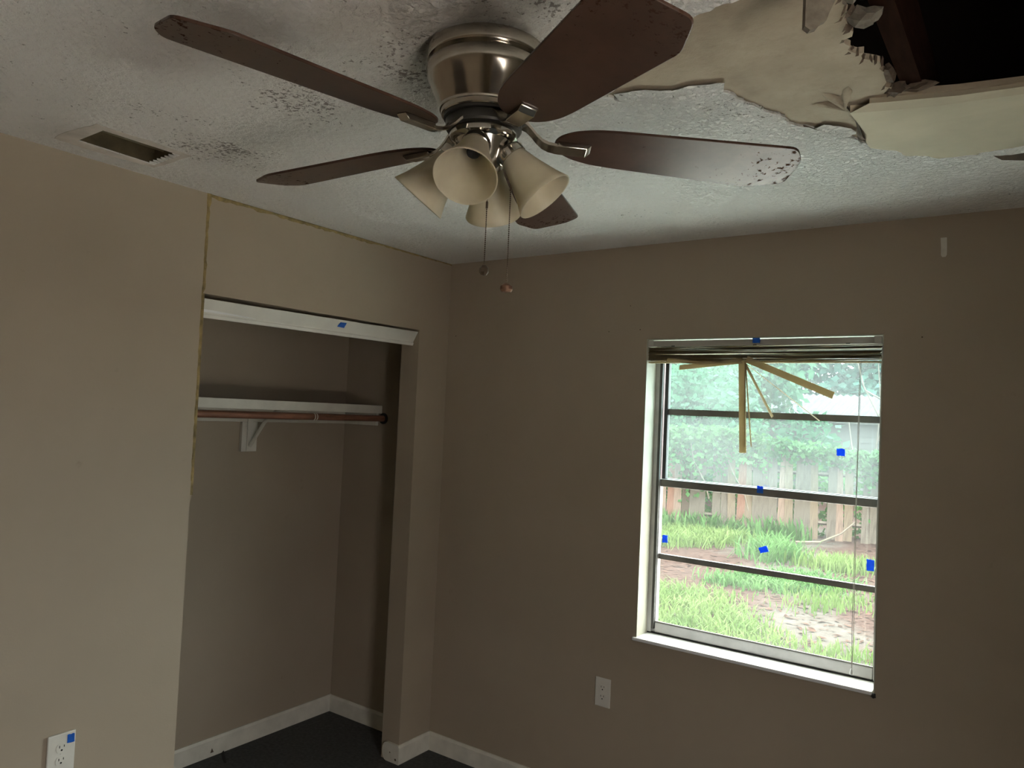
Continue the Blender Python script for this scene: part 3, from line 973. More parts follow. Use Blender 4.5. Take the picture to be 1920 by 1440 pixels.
rnd = random.Random(12)
for i in range(23):
    z = -0.034 - i * 0.0024
    tilt = rnd.uniform(-0.05, 0.05)
    bow = rnd.uniform(0.0, 0.002)
    if i in (13, 18, 21):
        bow = rnd.uniform(0.004, 0.007)
    dx = rnd.uniform(-0.004, 0.004)
    slat(2 * hx - 0.006, 0.025, Matrix.Translation((-hx + 0.003 + dx, -0.008 + rnd.uniform(-.003, .003), z)) @ Matrix.Rotation(0.25 * tilt + (0.004 if i > 12 else 0), 4, 'Y') @ Matrix.Rotation(tilt * 3, 4, 'X'), bow)
MB().box(-hx + 0.003, hx - 0.003, -0.020, 0.004, -0.098, -0.0915).build('bottom_rail', M_SLAT, bl, bevel=0.002)


# broken slats: pivot, free end (x, z), visible width, twist toward the viewer
def hang(px, pz, ex, ez, w, face, y=-0.022, bow=0.0):
    a = Vector((px - 1.56, y, pz - 2.03))
    d = Vector((ex - px, -0.004, ez - pz))
    L = d.length
    X = d.normalized()
    N = Vector((0, -1, 0))
    N = (N - X * N.dot(X)).normalized()
    S = N.cross(X)
    ca, sa = math.cos(face), math.sin(face)
    Yv = S * ca + N * sa
    Zv = X.cross(Yv)
    M = Matrix(((X.x, Yv.x, Zv.x, a.x), (X.y, Yv.y, Zv.y, a.y), (X.z, Yv.z, Zv.z, a.z), (0, 0, 0, 1)))
    slat(L, w, M, bow)


hang(1.515, 1.940, 1.253, 1.913, 0.025, 0.55)
hang(1.513, 1.944, 1.200, 1.946, 0.025, 0.75, y=-0.026, bow=0.012)
hang(1.512, 1.940, 1.528, 1.578, 0.029, 0.10, y=-0.024)
hang(1.524, 1.935, 1.536, 1.600, 0.025, 1.25, y=-0.020)
hang(1.528, 1.930, 1.562, 1.604, 0.025, 1.15, y=-0.028)
hang(1.528, 1.925, 1.640, 1.722, 0.025, 0.95, y=-0.030)
hang(1.532, 1.925, 1.808, 1.717, 0.022, 1.42, y=-0.018)
hang(1.530, 1.946, 1.856, 1.810, 0.027, 0.22, y=-0.024)
# lift cord with tassel
MB().tube([(0.382, -0.021, -0.095), (0.380, -0.020, -0.6), (0.379, -0.019, -1.04), (0.381, -0.020, -1.195)], 0.0011, 6).build('lift_cord', M_CORD, bl)
MB().tube([(0.386, -0.0215, -0.095), (0.3825, -0.020, -0.6), (0.3845, -0.019, -1.10), (0.382, -0.020, -1.195)], 0.0011, 6).build('lift_cord', M_CORD, bl)
MB().lathe([(0.001, 0.018), (0.0035, 0.015), (0.006, 0.003), (0.006, -0.004), (0.002, -0.006)], 14, Matrix.Translation((0.3815, -0.020, -1.210))).build('cord_tassel', M_SILL, bl, smooth=True)


# ------------------------------------------------------------------ blue tape
def tape(label, c, u, v, poly, lift):
    c, u, v = Vector(c), Vector(u).normalized(), Vector(v).normalized()
    n_ = u.cross(v)
    o = MB().prism(poly, lambda q: c + u * q[0] + v * q[1] + n_ * lift * 0.15, lambda q: c + u * q[0] + v * q[1] + n_ * (lift + 0.0006 + 0.0012 * abs(math.sin(90 * q[0])))).build('painters_tape', M_TAPE)
    return tag(o, label, 'tape', 'torn squares of blue painter\'s tape')


def rough(w, h, sd, n=4):
    r = random.Random(sd)
    p = []
    cs = [(-w, -h), (w, -h), (w, h), (-w, h)]
    for i in range(4):
        a, b_ = Vector(cs[i]), Vector(cs[(i + 1) % 4])
        for k in range(n):
            q = a.lerp(b_, k / n)
            p.append((q.x + r.uniform(-.07, .07) * w, q.y + r.uniform(-.09, .09) * h))
    return p


X, Z, Y = (1, 0, 0), (0, 0, 1), (0, 1, 0)
tape('round blue tape scrap stuck on the blind headrail', (1.566, 0.0068, 2.022), X, Z, rough(0.014, 0.012, 1), 0.0006)
GUY, GLY = 0.1513, 0.1243
tape('blue tape blob on the upper right of the window glass, above the fence', (1.8565, GUY, 1.600), X, Z, rough(0.015, 0.014, 2, 5), 0.0004)
tape('blue tape scrap on the meeting rail at mid window', (1.567, 0.1128, 1.432), X, Z, rough(0.012, 0.014, 3, 5), 0.0004)
tape('blue tape square at the left border of the lower window glass', (1.165, GLY, 1.182), X, Z, rough(0.012, 0.016, 4), 0.0004)
tape('slanted blue tape scrap in the middle of the lower window glass', (1.585, GLY, 1.195), (1, 0, 0.35), (-0.35, 0, 1), rough(0.017, 0.012, 5), 0.0004)
tape('blue tape square at the right border of the lower window glass', (1.975, GLY, 1.192), X, Z, rough(0.013, 0.021, 6), 0.0004)
tv = Vector((-0.028, 0, -0.046)).normalized()
tape('blue tape square on the white closet door track', Vector((-0.017, -0.703, 2.0445)) + Vector((0.002, 0, -0.001)), (0, 1, 0), -tv, [(-0.019, -0.010), (0.019, -0.012), (0.022, 0.013), (-0.011, 0.012)], 0.0008)

# ------------------------------------------------------------------ outlets and wall marks


def outlet(M, label, w, h, thick):
    o = thing('wall_outlet', (0, 0, 0), label, 'outlet', 'duplex wall outlets')
    o.matrix_world = M
    MB().box(-w, w, -thick, -0.0005, -h, h).build('cover_plate', M_PLATE, o, bevel=0.003)
    for s in (1, -1):
        poly = [(0.0165 * math.cos(a) , max(-0.0125, min(0.0125, 0.0165 * math.sin(a))) + s * 0.0195) for a in [2 * PI * k / 24 for k in range(24)]]
        rc = MB().prism(poly, lambda q: (q[0], -thick, q[1]), lambda q: (q[0], -thick - 0.0016, q[1])).build('receptacle', M_PLATE, o)
        y0, y1 = -thick - 0.0021, -thick - 0.0014
        MB().box(-0.0078, -0.0056, y0, y1, s * 0.0195 + 0.0005, s * 0.0195 + 0.0080).build('slot', M_DARK, rc)
        MB().box(0.0056, 0.0078, y0, y1, s * 0.0195 + 0.0015, s * 0.0195 + 0.0080).build('slot', M_DARK, rc)
        MB().prism([(0.0029 * math.cos(a), s * 0.0195 - 0.0068 + 0.0029 * math.sin(a)) for a in [2 * PI * k / 12 for k in range(12)]],
                   lambda q: (q[0], y1, q[1]), lambda q: (q[0], y0, q[1])).build('ground_hole', M_DARK, rc)
    MB().prism([(0.003 * math.cos(a), 0.003 * math.sin(a)) for a in [2 * PI * k / 12 for k in range(12)]], lambda q: (q[0], -thick, q[1]), lambda q: (q[0], -thick - 0.001, q[1])).build('screw', M_PLATE, o)
    return o


outlet(Matrix.Translation((0.9615, 0, 0.515)), 'ivory duplex outlet on the window wall below and left of the window', 0.0365, 0.061, 0.006)
outlet(Matrix.Translation((0, -1.768, 0.575)) @ Matrix.Rotation(PI / 2, 4, 'Z'), 'ivory duplex outlet low on the left wall with a blue tape square', 0.041, 0.063, 0.010)
tape('blue tape square on the corner of the left wall outlet plate', (0.0102, -1.742, 0.616), (0, 1, 0), (0, 0, 1), rough(0.0105, 0.013, 8), 0.0004)
o = MB().prism([(-0.010, 0.034), (0.009, 0.034), (0.010, 0.0), (0.010, -0.026), (0.006, -0.033), (-0.004, -0.033), (-0.008, -0.026), (-0.008, 0.0)],
               lambda q: (2.199 + q[0], -0.0003, 2.328 + q[1]), lambda q: (2.199 + q[0], -0.0025, 2.328 + q[1])).build('filler_patch', M_SPACK)
tag(o, 'small pale upright filler strip high on the window wall near the ceiling', 'wall patch')
rnd = random.Random(31)
for x, z, r in ((0.05, 2.07, 0.004), (0.92, 2.07, 0.0035), (1.07, 2.075, 0.004), (2.14, 2.02, 0.004), (2.44, 1.9, 0.003), (1.02, 2.18, 0.003)):
    MB().lathe([(0.0003, 0.0), (r, 0.0006)], 10, Matrix.Translation((x, -0.0004, z)) @ Matrix.Rotation(-PI / 2, 4, 'X')).build('nail_hole', M_TORN, w_back)

# ------------------------------------------------------------------ ceiling fan
FC = Vector((1.530, -1.7315, 2.44))
fan = thing('ceiling_fan', FC, 'brushed nickel ceiling fan with five dark wood blades and four glass lamp shades', 'ceiling fan')


def fz(z):
    return z - 2.44


house = MB().lathe([(0.10, -0.0005), (0.119, -0.001), (0.1225, -0.004), (0.1235, -0.024), (0.121, -0.030), (0.1165, -0.032), (0.1175, -0.036), (0.1215, -0.041),
                    (0.1235, -0.052), (0.1195, -0.068), (0.1085, -0.090), (0.0985, -0.112), (0.0935, -0.124), (0.0925, -0.126), (0.0925, -0.131), (0.090, -0.132),
                    (0.0885, -0.140), (0.086, -0.142), (0.06, -0.142)], 64).build('motor_housing', M_NICKEL, fan, smooth=True, sharp=0.5)
MB().lathe([(0.03, -0.140), (0.0835, -0.141), (0.0835, -0.147), (0.03, -0.148)], 48).build('shadow_gap', M_GUNMETAL, fan, smooth=True)
MB().lathe([(0.03, -0.147), (0.077, -0.148), (0.079, -0.151), (0.079, -0.166), (0.076, -0.170), (0.03, -0.171)], 48).build('flywheel', M_GUNMETAL, fan, smooth=True)
MB().lathe([(0.03, -0.170), (0.068, -0.172), (0.070, -0.175), (0.070, -0.186), (0.066, -0.189), (0.058, -0.192), (0.052, -0.205), (0.046, -0.225), (0.036, -0.245), (0.028, -0.258), (0.012, -0.264), (0.001, -0.265)], 48).build('switch_housing', M_CHROME, fan, smooth=True)

BPHI, BPIT, BZ0 = -1.8284, -0.1939, fz(2.2492)
BR, WT, WR, CH1, CW1, CH2, CW2 = 0.6401, 0.0837, 0.0684, 0.0781, 0.0498, 0.024, 0.0432
DANG = [0.0216, 0.0030, -0.0325, -0.0195, 0.0274]
DDRP = [-0.0159, 0.0581, 0.0546, 0.0260, 0.0280]
BC = Vector((1.5388 - FC.x, -1.7246 - FC.y))
TH = 0.0055


def round_poly(pts, rad, n=4):
    out = []
    m = len(pts)
    for i in range(m):
        p0, p1, p2 = Vector(pts[i - 1]), Vector(pts[i]), Vector(pts[(i + 1) % m])
        a, c = (p0 - p1), (p2 - p1)
        k = min(rad, a.length * 0.45, c.length * 0.45)
        a, c = p1 + a.normalized() * k, p1 + c.normalized() * k
        for j in range(n + 1):
            t = j / n
            out.append(a * (1 - t) ** 2 + p1 * 2 * t * (1 - t) + c * t * t)
    return out


root_r = 0.137
bp = [(0.260, WR), (0.215, WR * 0.93), (0.175, WR * 0.74), (0.150, WR * 0.48), (root_r, WR * 0.18), (root_r, -WR * 0.18), (0.150, -WR * 0.48), (0.175, -WR * 0.74), (0.215, -WR * 0.93), (0.260, -WR),
      (BR - CH2, -WT), (BR, -CW2), (BR, CW1), (BR - CH1, WT)]
bpoly = round_poly(bp, 0.016)
for k in range(5):
    ang = BPHI + k * 2 * PI / 5 + DANG[k]
    t = Vector((math.cos(ang), math.sin(ang)))
    s = Vector((-t.y, t.x))

    def place(r, w, dz, pit=BPIT, _t=t, _s=s, _k=k):
        xy = BC + _t * r + _s * (w * math.cos(pit) - dz * math.sin(pit))
        return Vector((xy.x, xy.y, BZ0 + w * math.sin(pit) + dz * math.cos(pit) - DDRP[_k] * (r - 0.2)))

    bo = MB().prism(bpoly, lambda q: place(q[0], q[1], 0.0), lambda q: place(q[0], q[1], TH)).build('blade', M_BLADE, fan, bevel=0.0012)
    # blade iron: curved strap from the flywheel, ending in a thick plate under the blade
    path = [(0.064, -0.159, 0.022), (0.077, -0.164, 0.021), (0.088, -0.174, 0.019), (0.099, -0.186, 0.0175), (0.111, -0.196, 0.0165), (0.124, -0.2015, 0.0155), (0.136, -0.2035, 0.015), (0.142, -0.2040, 0.0150), (0.144, -0.2040, 0.0165), (0.202, -0.2005, 0.0165), (0.212, -0.1945, 0.0160)]
    vv = []
    for r, z, hw in path:
        f = max(0.0, min(1.0, (r - 0.09) / 0.05))
        pit = BPIT * f
        zz = z - BZ0                                # local height below the blade plane
        top = zz + 0.0085
        if r > 0.143:
            zz, top = -0.0125, -0.0003
        if r > 0.21:
            zz = -0.0035
        for w, dz in ((-hw, zz), (hw, zz), (hw, top), (-hw, top)):
            vv.append(place(r, w, dz, pit))
    nn = len(path)
    fs_ = [(4 * i + j, 4 * i + (j + 1) % 4, 4 * i + 4 + (j + 1) % 4, 4 * i + 4 + j) for i in range(nn - 1) for j in range(4)] + [(0, 1, 2, 3), (4 * nn - 4, 4 * nn - 3, 4 * nn - 2, 4 * nn - 1)]
    MB().add(vv, fs_).build('blade_iron', M_NICKEL, bo, smooth=True, sharp=0.45, bevel=0.0012)

# lamps: arm, socket cup and bell glass
for k in range(4):
    az = math.radians(-65 + 90 * k)
    out = Vector((math.cos(az), math.sin(az), 0))
    tilt = math.radians(50)
    ax = (out * math.cos(tilt) + Vector((0, 0, -math.sin(tilt)))).normalized()
    neck = out * 0.060 + Vector((0, 0, fz(2.222)))
    MB().tube([out * 0.03 + Vector((0, 0, fz(2.232))), out * 0.045 + Vector((0, 0, fz(2.234))), neck - ax * 0.012], 0.0095, 12).build('lamp_arm', M_CHROME, fan, smooth=True)
    q = ax.to_track_quat('Z', 'Y').to_matrix().to_4x4()
    M = Matrix.Translation(neck) @ q
    prof = [(0.0255, 0.004), (0.0285, 0.010), (0.0310, 0.022), (0.0345, 0.036), (0.0400, 0.054), (0.0460, 0.072), (0.0520, 0.090), (0.0580, 0.104), (0.0625, 0.114)]
    inner = [(r - 0.0032, z + (0.0 if i else 0.003)) for i, (r, z) in enumerate(prof)]
    rim = [(0.0618, 0.1158), (0.0603, 0.1158)]
    g = MB().lathe(prof + rim + inner[::-1], 48, M).build('glass_shade', M_SHADE, fan, smooth=True, sharp=1.2)
    MB().lathe([(0.001, -0.016), (0.020, -0.016), (0.0285, -0.009), (0.0300, -0.003), (0.0300, 0.009), (0.0280, 0.010), (0.0265, 0.004), (0.001, 0.003)], 32, M).build('socket_cup', M_CHROME, g, smooth=True, sharp=0.5)
    MB().lathe([(0.001, 0.0035), (0.0135, 0.004), (0.0135, 0.030), (0.011, 0.032), (0.001, 0.024)], 20, M).build('bulb_socket', M_DARK, g, smooth=True, sharp=0.5)

# pull chains: beads on a string with a fob
VD = Vector((0.9393, -1.2043, 0)).normalized()       # horizontal, towards where the chains hang
LD = Vector((0.790, 0.613, 0))
for lat, off, ztop, zbot, kind in ((0.014, 0.020, 2.205, 1.990, 0), (0.061, 0.020, 2.205, 1.955, 1)):
    c = LD * lat + VD * off
    b = MB()
    z = ztop
    n_ = int((ztop - zbot) / 0.0042)
    for i in range(n_):
        zc = fz(ztop - i * 0.0042)
        b.lathe([(0.0003, 0.0016), (0.0014, 0.0008), (0.0014, -0.0008), (0.0003, -0.0016)], 6, Matrix.Translation((c.x, c.y, zc)))
    ch = b.build('pull_chain', M_CHAIN, fan, smooth=True)
    MB().tube([(c.x, c.y, fz(ztop)), (c.x, c.y, fz(zbot))], 0.0005, 5).build('chain_core', M_CHAIN, ch)
    MB().tube([(c.x, c.y, fz(ztop - (0.085 if kind == 0 else 0.045))), (c.x, c.y, fz(ztop - (0.098 if kind == 0 else 0.060)))], 0.0024, 8).build('connector', M_CHAIN, ch)
    if kind == 0:
        MB().lathe([(0.001, 0.011), (0.005, 0.010), (0.0095, 0.004), (0.0098, -0.004), (0.006, -0.010), (0.001, -0.0115)], 8, Matrix.Translation((c.x, c.y, fz(zbot) - 0.010))).build('fob', M_CHAIN, ch)
    else:
        MB().lathe([(0.001, 0.010), (0.007, 0.009), (0.0125, 0.004), (0.0130, -0.003), (0.010, -0.008), (0.001, -0.009)], 24, Matrix.Translation((c.x, c.y, fz(zbot) - 0.009))).build('fob', M_COPPER, ch, smooth=True)

# ------------------------------------------------------------------ yard
struct(MB().add([(-45, -30, GZ), (45, -30, GZ), (45, 60, GZ), (-45, 60, GZ)], [(0, 1, 2, 3)]).build('ground', M_GROUND))

struct(MB().box(-4.0, RX + 0.15, 0.201, 3.5, GZ - 0.1, GZ + 0.03).build('bounce_apron', bpy.data.materials['pale_bounce_concrete']))  # added below the window, unseen, to bounce skylight onto the ceiling

FA, FB = Vector((-3.26, 10.60)), Vector((0.127, 11.80))
fd = (FB - FA).normalized()
fn = Vector((-fd.y, fd.x))
fence = thing('wooden_fence', (FA.x, FA.y, GZ), 'weathered board fence overgrown with vines at the end of the yard', 'fence')
rnd = random.Random(9)
meshes = {}
pitch_ = 0.1425
missing = {27, 31, 35, 13}
for i in range(-24, 44):
    if (i + 8) in missing:
        continue
    hgt = 1.52 + rnd.uniform(-0.10, 0.10)
    key = i % 7
    mi = rnd.choice([0, 0, 1, 1, 2, 3, 4])
    if (key, mi) not in meshes:
        w = 0.068 + 0.001 * key
        b = MB().prism([(-w, 0.0), (w, 0.0), (w, hgt - 0.05), (w - 0.035, hgt), (-w + 0.035, hgt), (-w, hgt - 0.05)], lambda q: (q[0], -0.009, q[1]), lambda q: (q[0], 0.009, q[1]))
        o = b.build('plank', M_PLANKS[mi], fence)
        meshes[(key, mi)] = o.data
    else:
        o = bpy.data.objects.new('plank', meshes[(key, mi)])
        COL.objects.link(o)
        o.parent = fence
    q = fd * (i * pitch_)
    o.location = (q.x - fn.x * rnd.uniform(0, 0.01), q.y - fn.y * rnd.uniform(0, 0.01), rnd.uniform(-0.03, 0.03))
    o.rotation_euler = (rnd.uniform(-0.02, 0.03), rnd.uniform(-0.028, 0.028), math.atan2(fd.y, fd.x))
for z in (0.30, 1.18):
    a, c = fd * (-24 * pitch_) + fn * 0.045, fd * (43 * pitch_) + fn * 0.045
    MB().tube([(a.x, a.y, z), (c.x, c.y, z)], 0.035, 4).build('rail', M_PLANKS[0], fence)


def leaves(pts, size, mat, name, rnd, parent=None, narrow=0.5, up_bias=0.0):
    vv, ff = [], []
    for q in pts:
        L = size * rnd.uniform(0.6, 1.35)
        d = Vector((rnd.gauss(0, 1), rnd.gauss(0, 1), rnd.gauss(0, 0.7) - 0.25 + up_bias)).normalized()
        n_ = d.cross(Vector((rnd.gauss(0, 1), rnd.gauss(0, 1), rnd.gauss(0, 1)))).normalized()
        q = Vector(q)
        m0 = q + d * L * 0.45
        k = len(vv)
        vv += [q, m0 + n_ * L * narrow * 0.5, q + d * L, m0 - n_ * L * narrow * 0.5]
        ff.append((k, k + 1, k + 2, k + 3))
    me = bpy.data.meshes.new(name)
    me.from_pydata([tuple(v) for v in vv], [], ff)
    me.materials.append(mat)
    o = bpy.data.objects.new(name, me)
    COL.objects.link(o)
    if parent:
        o.parent = parent
    return o


# vines over the fence top, thicker on the left
rnd = random.Random(14)
pts = []
for _ in range(11000):
    u = rnd.uniform(-3.6, 6.4)
    dens = 0.95 if u < 1.6 else (0.45 + 0.45 * max(0, math.sin(u * 2.3)))
    if rnd.random() > dens:
        continue
    hang_ = (0.55 + 0.35 * math.sin(u * 1.7 + 0.5) + 0.25 * math.sin(u * 4.1)) * (1.0 if u < 1.8 else 0.7)
    z = 1.55 + 0.35 * math.exp(-((u - 0.6) / 1.5) ** 2) - abs(rnd.gauss(0, 0.45)) * max(0.25, hang_) + rnd.uniform(-0.05, 0.12)
    off = -0.03 - abs(rnd.gauss(0, 0.10))
    q = FA + fd * u + fn * off
    pts.append((q.x, q.y, GZ + max(0.05, z)))
o = leaves(pts, 0.10, M_VINE, 'vine_foliage', rnd, narrow=0.75)
tag(o, 'leafy green vines tumbling over the top of the board fence', 'vines', kind='stuff')

# undergrowth showing through the gaps of the fence
pts = []
for _ in range(3500):
    u = rnd.uniform(-3.4, 6.2)
    q = FA + fd * u + fn * rnd.uniform(0.25, 0.9)
    pts.append((q.x, q.y, GZ + rnd.uniform(0.02, 1.35)))
o = leaves(pts, 0.13, M_WEED, 'undergrowth', rnd, narrow=0.7)
tag(o, 'leafy undergrowth showing through the gaps of the board fence', 'undergrowth', kind='stuff')

# grass and weed patches
rnd = random.Random(3)


def grass_patch(name, label, poly, n, h, w, mat, lean=0.6, soft=0.15):
    xs = [q[0] for q in poly]
    ys = [q[1] for q in poly]

    def inside(x, y):
        c = False
        j = len(poly) - 1
        for i in range(len(poly)):
            if (poly[i][1] > y) != (poly[j][1] > y) and x < (poly[j][0] - poly[i][0]) * (y - poly[i][1]) / (poly[j][1] - poly[i][1]) + poly[i][0]:
                c = not c
            j = i
        return c
    vv, ff = [], []
    tries = 0
    while len(ff) < n and tries < n * 30:
        tries += 1
        x, y = rnd.uniform(min(xs), max(xs)), rnd.uniform(min(ys), max(ys))
        if not inside(x, y):
            continue
        x += rnd.gauss(0, soft)
        y += rnd.gauss(0, soft)
        if y < 0.6:
            continue
        a = rnd.uniform(0, 2 * PI)
        hh = h * rnd.uniform(0.4, 1.25)
        l_ = Vector((math.cos(a), math.sin(a), 0)) * hh * rnd.uniform(0.1, lean)
        s_ = Vector((-math.sin(a), math.cos(a), 0)) * w * rnd.uniform(0.6, 1.3)
        p0 = Vector((x, y, GZ))
        k = len(vv)
        mid = p0 + l_ * 0.4 + Vector((0, 0, hh * 0.65))
        vv += [p0 - s_ * 0.5, p0 + s_ * 0.5, mid + s_ * 0.45, mid - s_ * 0.45, p0 + l_ + Vector((0, 0, hh * 0.95))]
        ff += [(k, k + 1, k + 2, k + 3), (k + 3, k + 2, k + 4)]
    me = bpy.data.meshes.new(name)
    me.from_pydata([tuple(v) for v in vv], [], ff)
    me.materials.append(mat)
    o = bpy.data.objects.new(name, me)
    COL.objects.link(o)
    return tag(o, label, 'grass', kind='stuff')


grass_patch('grass_patch', 'bright grass patch nearest the window sill', [(-1.9, 5.9), (-0.5, 5.75), (0.05, 5.0), (0.55, 4.3), (0.60, 3.6), (-1.2, 3.0), (-2.4, 4.4)], 12000, 0.13, 0.015, M_GRASS, 1.3)
grass_patch('grass_patch', 'long strip of grass across the middle of the yard', [(-1.0, 6.35), (-0.75, 7.2), (-0.30, 7.9), (0.5, 7.7), (0.40, 6.9), (-0.1, 6.55)], 4200, 0.12, 0.018, M_WEED, 1.4)
grass_patch('grass_patch', 'tall weed clump in the middle of the yard', [(-1.15, 8.6), (-1.15, 9.9), (-0.85, 10.0), (-0.50, 9.0), (-0.65, 8.5)], 1100, 0.27, 0.026, M_WEED, 1.3)
grass_patch('grass_patch', 'long grass below the vines at the left of the fence', [(-3.6, 10.3), (-1.9, 10.5), (-1.5, 10.1), (-1.9, 9.0), (-2.6, 8.3), (-3.8, 8.6)], 7000, 0.20, 0.018, M_GRASS, 1.2)
grass_patch('grass_patch', 'weeds creeping up the foot of the fence', [(-4.5, 9.95), (-2.4, 10.75), (-0.9, 11.25), (-1.0, 11.05), (-2.4, 10.35), (-4.5, 9.5)], 1500, 0.36, 0.04, M_WEED, 0.7, 0.08)
grass_patch('grass_patch', 'bright grass tuft at the right of the yard', [(-0.42, 8.7), (-0.1, 9.2), (0.60, 9.2), (0.75, 8.9), (0.2, 8.35)], 1700, 0.20, 0.018, M_GRASS)
grass_patch('grass_patch', 'thin grass beside the bare path on the right', [(0.15, 6.6), (0.72, 7.1), (0.95, 6.5), (0.62, 6.0), (0.3, 5.6)], 800, 0.14, 0.015, M_GRASS)
grass_patch('grass_patch', 'small tuft at the lower right corner of the view', [(0.85, 4.05), (0.95, 4.4), (1.30, 4.4), (1.25, 4.05)], 420, 0.13, 0.015, M_GRASS)
# fallen leaves and chips on the bare soil
vv, ff = [], []
for _ in range(5200):
    x, y = rnd.uniform(-4.5, 2.5), rnd.uniform(3.0, 11.8)
    a = rnd.uniform(0, PI)
    L_ = rnd.uniform(0.02, 0.06)
    d = Vector((math.cos(a), math.sin(a), rnd.uniform(-.2, .2))) * L_
    s_ = Vector((-math.sin(a), math.cos(a), rnd.uniform(-.3, .3))) * L_ * 0.4
    p0 = Vector((x, y, GZ + 0.012))
    k = len(vv)
    vv += [p0 - d, p0 + s_, p0 + d, p0 - s_]
    ff.append((k, k + 1, k + 2, k + 3))
me = bpy.data.meshes.new('fallen_leaves')
me.from_pydata([tuple(v) for v in vv], [], ff)
M_LITTER = simple('dry_leaf_litter', (0.036, 0.0215, 0.0165), 0.9, var=0.6, scale=9)
M_LITTER.node_tree.nodes['Principled BSDF'].inputs['Specular IOR Level'].default_value = 0.04
me.materials.append(M_LITTER)
o = bpy.data.objects.new('fallen_leaves', me)
COL.objects.link(o)
tag(o, 'dry leaves and wood chips strewn over the bare soil', 'leaf litter', kind='stuff')


# branches
def branch(label, pts, r0, r1):
    n_ = len(pts)
    o = MB().tube(pts, [r0 + (r1 - r0) * i / (n_ - 1) for i in range(n_)], 6).build('bare_branch', M_TWIG, smooth=True)
    return tag(o, label, 'branch', 'bare branches in the yard')


def fp(u, off, z):
    q = FA + fd * u + fn * off
    return (q.x, q.y, GZ + z)


branch('pale bent branch leaning on the fence at the far left', [fp(0.72, -0.20, 0.62), fp(0.62, -0.22, 0.95), fp(0.42, -0.20, 1.30), fp(0.36, -0.18, 1.62)], 0.014, 0.008)
branch('pale crooked branch leaning on the fence left of the hanging slats', [fp(1.42, -0.22, 0.45), fp(1.34, -0.24, 0.75), fp(1.12, -0.22, 1.15), fp(0.98, -0.18, 1.48)], 0.014, 0.008)
branch('long stick lying at the foot of the fence', [(-0.95, 10.65, GZ + 0.03), (-0.60, 10.9, GZ + 0.05), (-0.32, 11.15, GZ + 0.20), (-0.12, 11.35, GZ + 0.42)], 0.022, 0.012)


# trees beyond the fence
def tree(label, x, y, h, rx, rz, n, mi, sd, size=0.22):
    r = random.Random(sd)
    t = thing('leafy_tree', (x, y, GZ), label, 'tree', 'trees beyond the fence')
    MB().tube([(0, 0, -0.05), (0.08, 0.03, h * 0.3), (-0.06, 0.05, h * 0.62)], [0.16, 0.12, 0.06], 10).build('trunk', M_BARK, t, smooth=True)
    blobs = [(Vector((r.gauss(0, rx * 0.45), r.gauss(0, rx * 0.4), h * 0.55 + r.uniform(-0.45, 0.45) * rz * 1.6)), r.uniform(0.35, 0.6) * rx) for _ in range(18)]
    pts = []
    for _ in range(n):
        c, br = r.choice(blobs)
        d = Vector((r.gauss(0, 1), r.gauss(0, 1), r.gauss(0, 1))).normalized()
        q = c + d * br * r.uniform(0.6, 1.05)
        if q.z > 0.25:
            pts.append(q)
    leaves(pts, size, M_TREEL[mi], 'crown', r, t, narrow=0.6)
    return t


tree('broad pale green tree behind the left end of the fence', -6.0, 15.6, 5.2, 2.3, 2.3, 9000, 0, 1)
tree('dense tree filling the upper left panes', -4.6, 17.3, 5.6, 2.2, 2.4, 9000, 0, 2)
tree('low bushy tree right behind the fence vines', -3.9, 13.6, 3.6, 1.4, 1.5, 6000, 0, 3, 0.16)
tree('blue green tree behind the left end of the shed', -6.8, 27.0, 8.5, 3.4, 3.6, 9000, 1, 4, 0.32)
tree('blue green tree behind the middle of the shed', -2.6, 28.0, 8.5, 3.4, 3.6, 9000, 1, 5, 0.32)
tree('blue green tree behind the right end of the shed', 2.2, 28.5, 8.5, 3.4, 3.6, 9000, 1, 6, 0.32)
tree('tall dark tree far behind on the left', -12.0, 26.0, 9.5, 3.8, 4.0, 9000, 1, 7, 0.34)

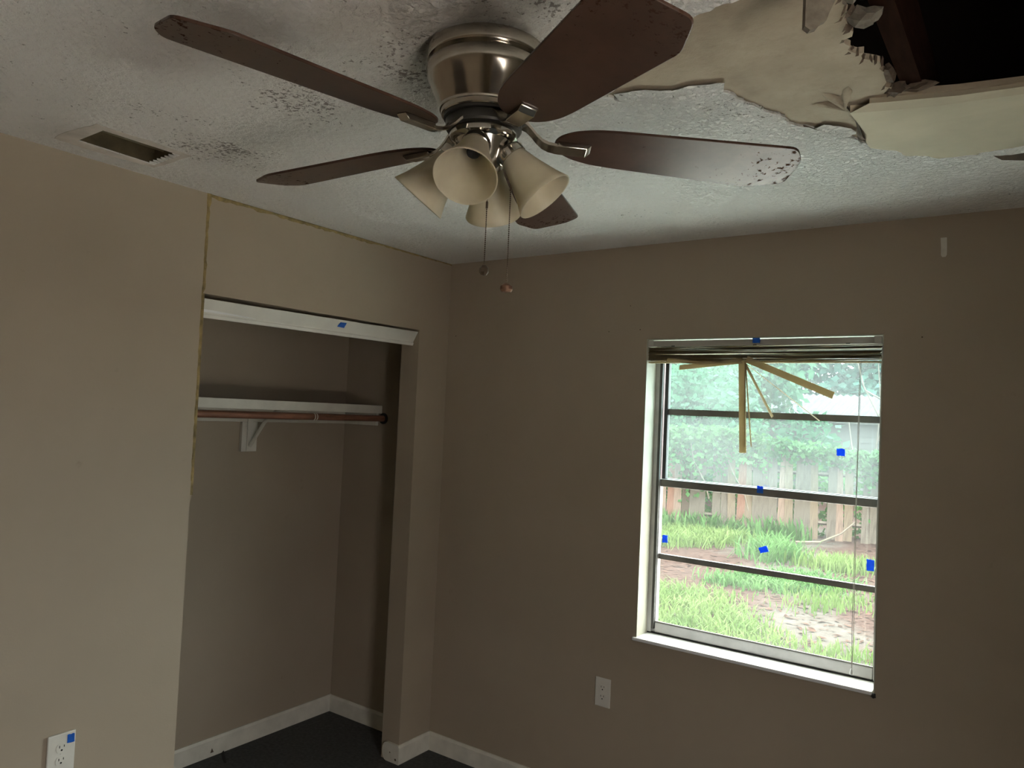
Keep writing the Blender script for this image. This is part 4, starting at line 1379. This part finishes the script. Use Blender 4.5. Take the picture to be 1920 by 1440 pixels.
# shed with corrugated roof behind the fence
sh = thing('garden_shed', (0, 20, GZ), 'low shed with a pale corrugated metal roof behind the fence', 'shed')
b = MB()
x0, x1 = -4.85, 4.5
nseg = int((x1 - x0) / 0.034)
vv = []
for i in range(nseg + 1):
    x = x0 + (x1 - x0) * i / nseg
    dz = 0.030 * math.sin(2 * PI * (x - x0) / 0.20)
    vv += [(x, -1.0, 1.935 - GZ + dz), (x, 2.0, 2.69 - GZ + dz)]
b.add(vv, [(2 * i, 2 * i + 2, 2 * i + 3, 2 * i + 1) for i in range(nseg)])
rf = b.build('roof_sheet', M_ROOF, sh, smooth=True)
MB().box(x0 - 0.02, x1 + 0.02, -1.04, -1.0, 1.80 - GZ, 1.92 - GZ).build('fascia_board', M_SIDING, sh)
z = 0.0
while z < 2.10:
    MB().add([(x0 + 0.2, -0.72, z), (x1 - 0.2, -0.72, z), (x1 - 0.2, -0.695, z + 0.17), (x0 + 0.2, -0.695, z + 0.17), (x0 + 0.2, -0.68, z), (x1 - 0.2, -0.68, z), (x1 - 0.2, -0.68, z + 0.17), (x0 + 0.2, -0.68, z + 0.17)],
             [(0, 1, 2, 3), (4, 7, 6, 5), (0, 4, 5, 1), (3, 2, 6, 7), (0, 3, 7, 4), (1, 5, 6, 2)]).build('siding_board', M_SIDING, sh)
    z += 0.165
# bare sapling in front of the shed
sp_ = thing('bare_sapling', (-0.55, 15.5, GZ), 'thin leafless sapling with forked stems in front of the shed roof', 'tree')
for name, pts in (('stem', [(0, 0, 0), (0.05, 0, 1.6), (0.12, 0, 2.6), (0.02, 0, 3.9)]), ('fork', [(0.10, 0, 2.3), (-0.25, 0.05, 3.0), (-0.48, 0.05, 3.9)]),
                  ('fork', [(0.05, 0, 1.7), (0.35, 0.02, 2.5), (0.75, 0.05, 3.2)]), ('fork', [(-0.2, 0.04, 2.9), (0.3, 0.02, 2.6), (0.5, 0.0, 2.95)]), ('fork', [(0.02, 0, 1.0), (-0.45, 0.02, 1.55), (-0.55, 0.0, 2.3)])):
    MB().tube(pts, [0.022 - 0.004 * i for i in range(len(pts))], 6).build(name, M_TWIG, sp_, smooth=True)
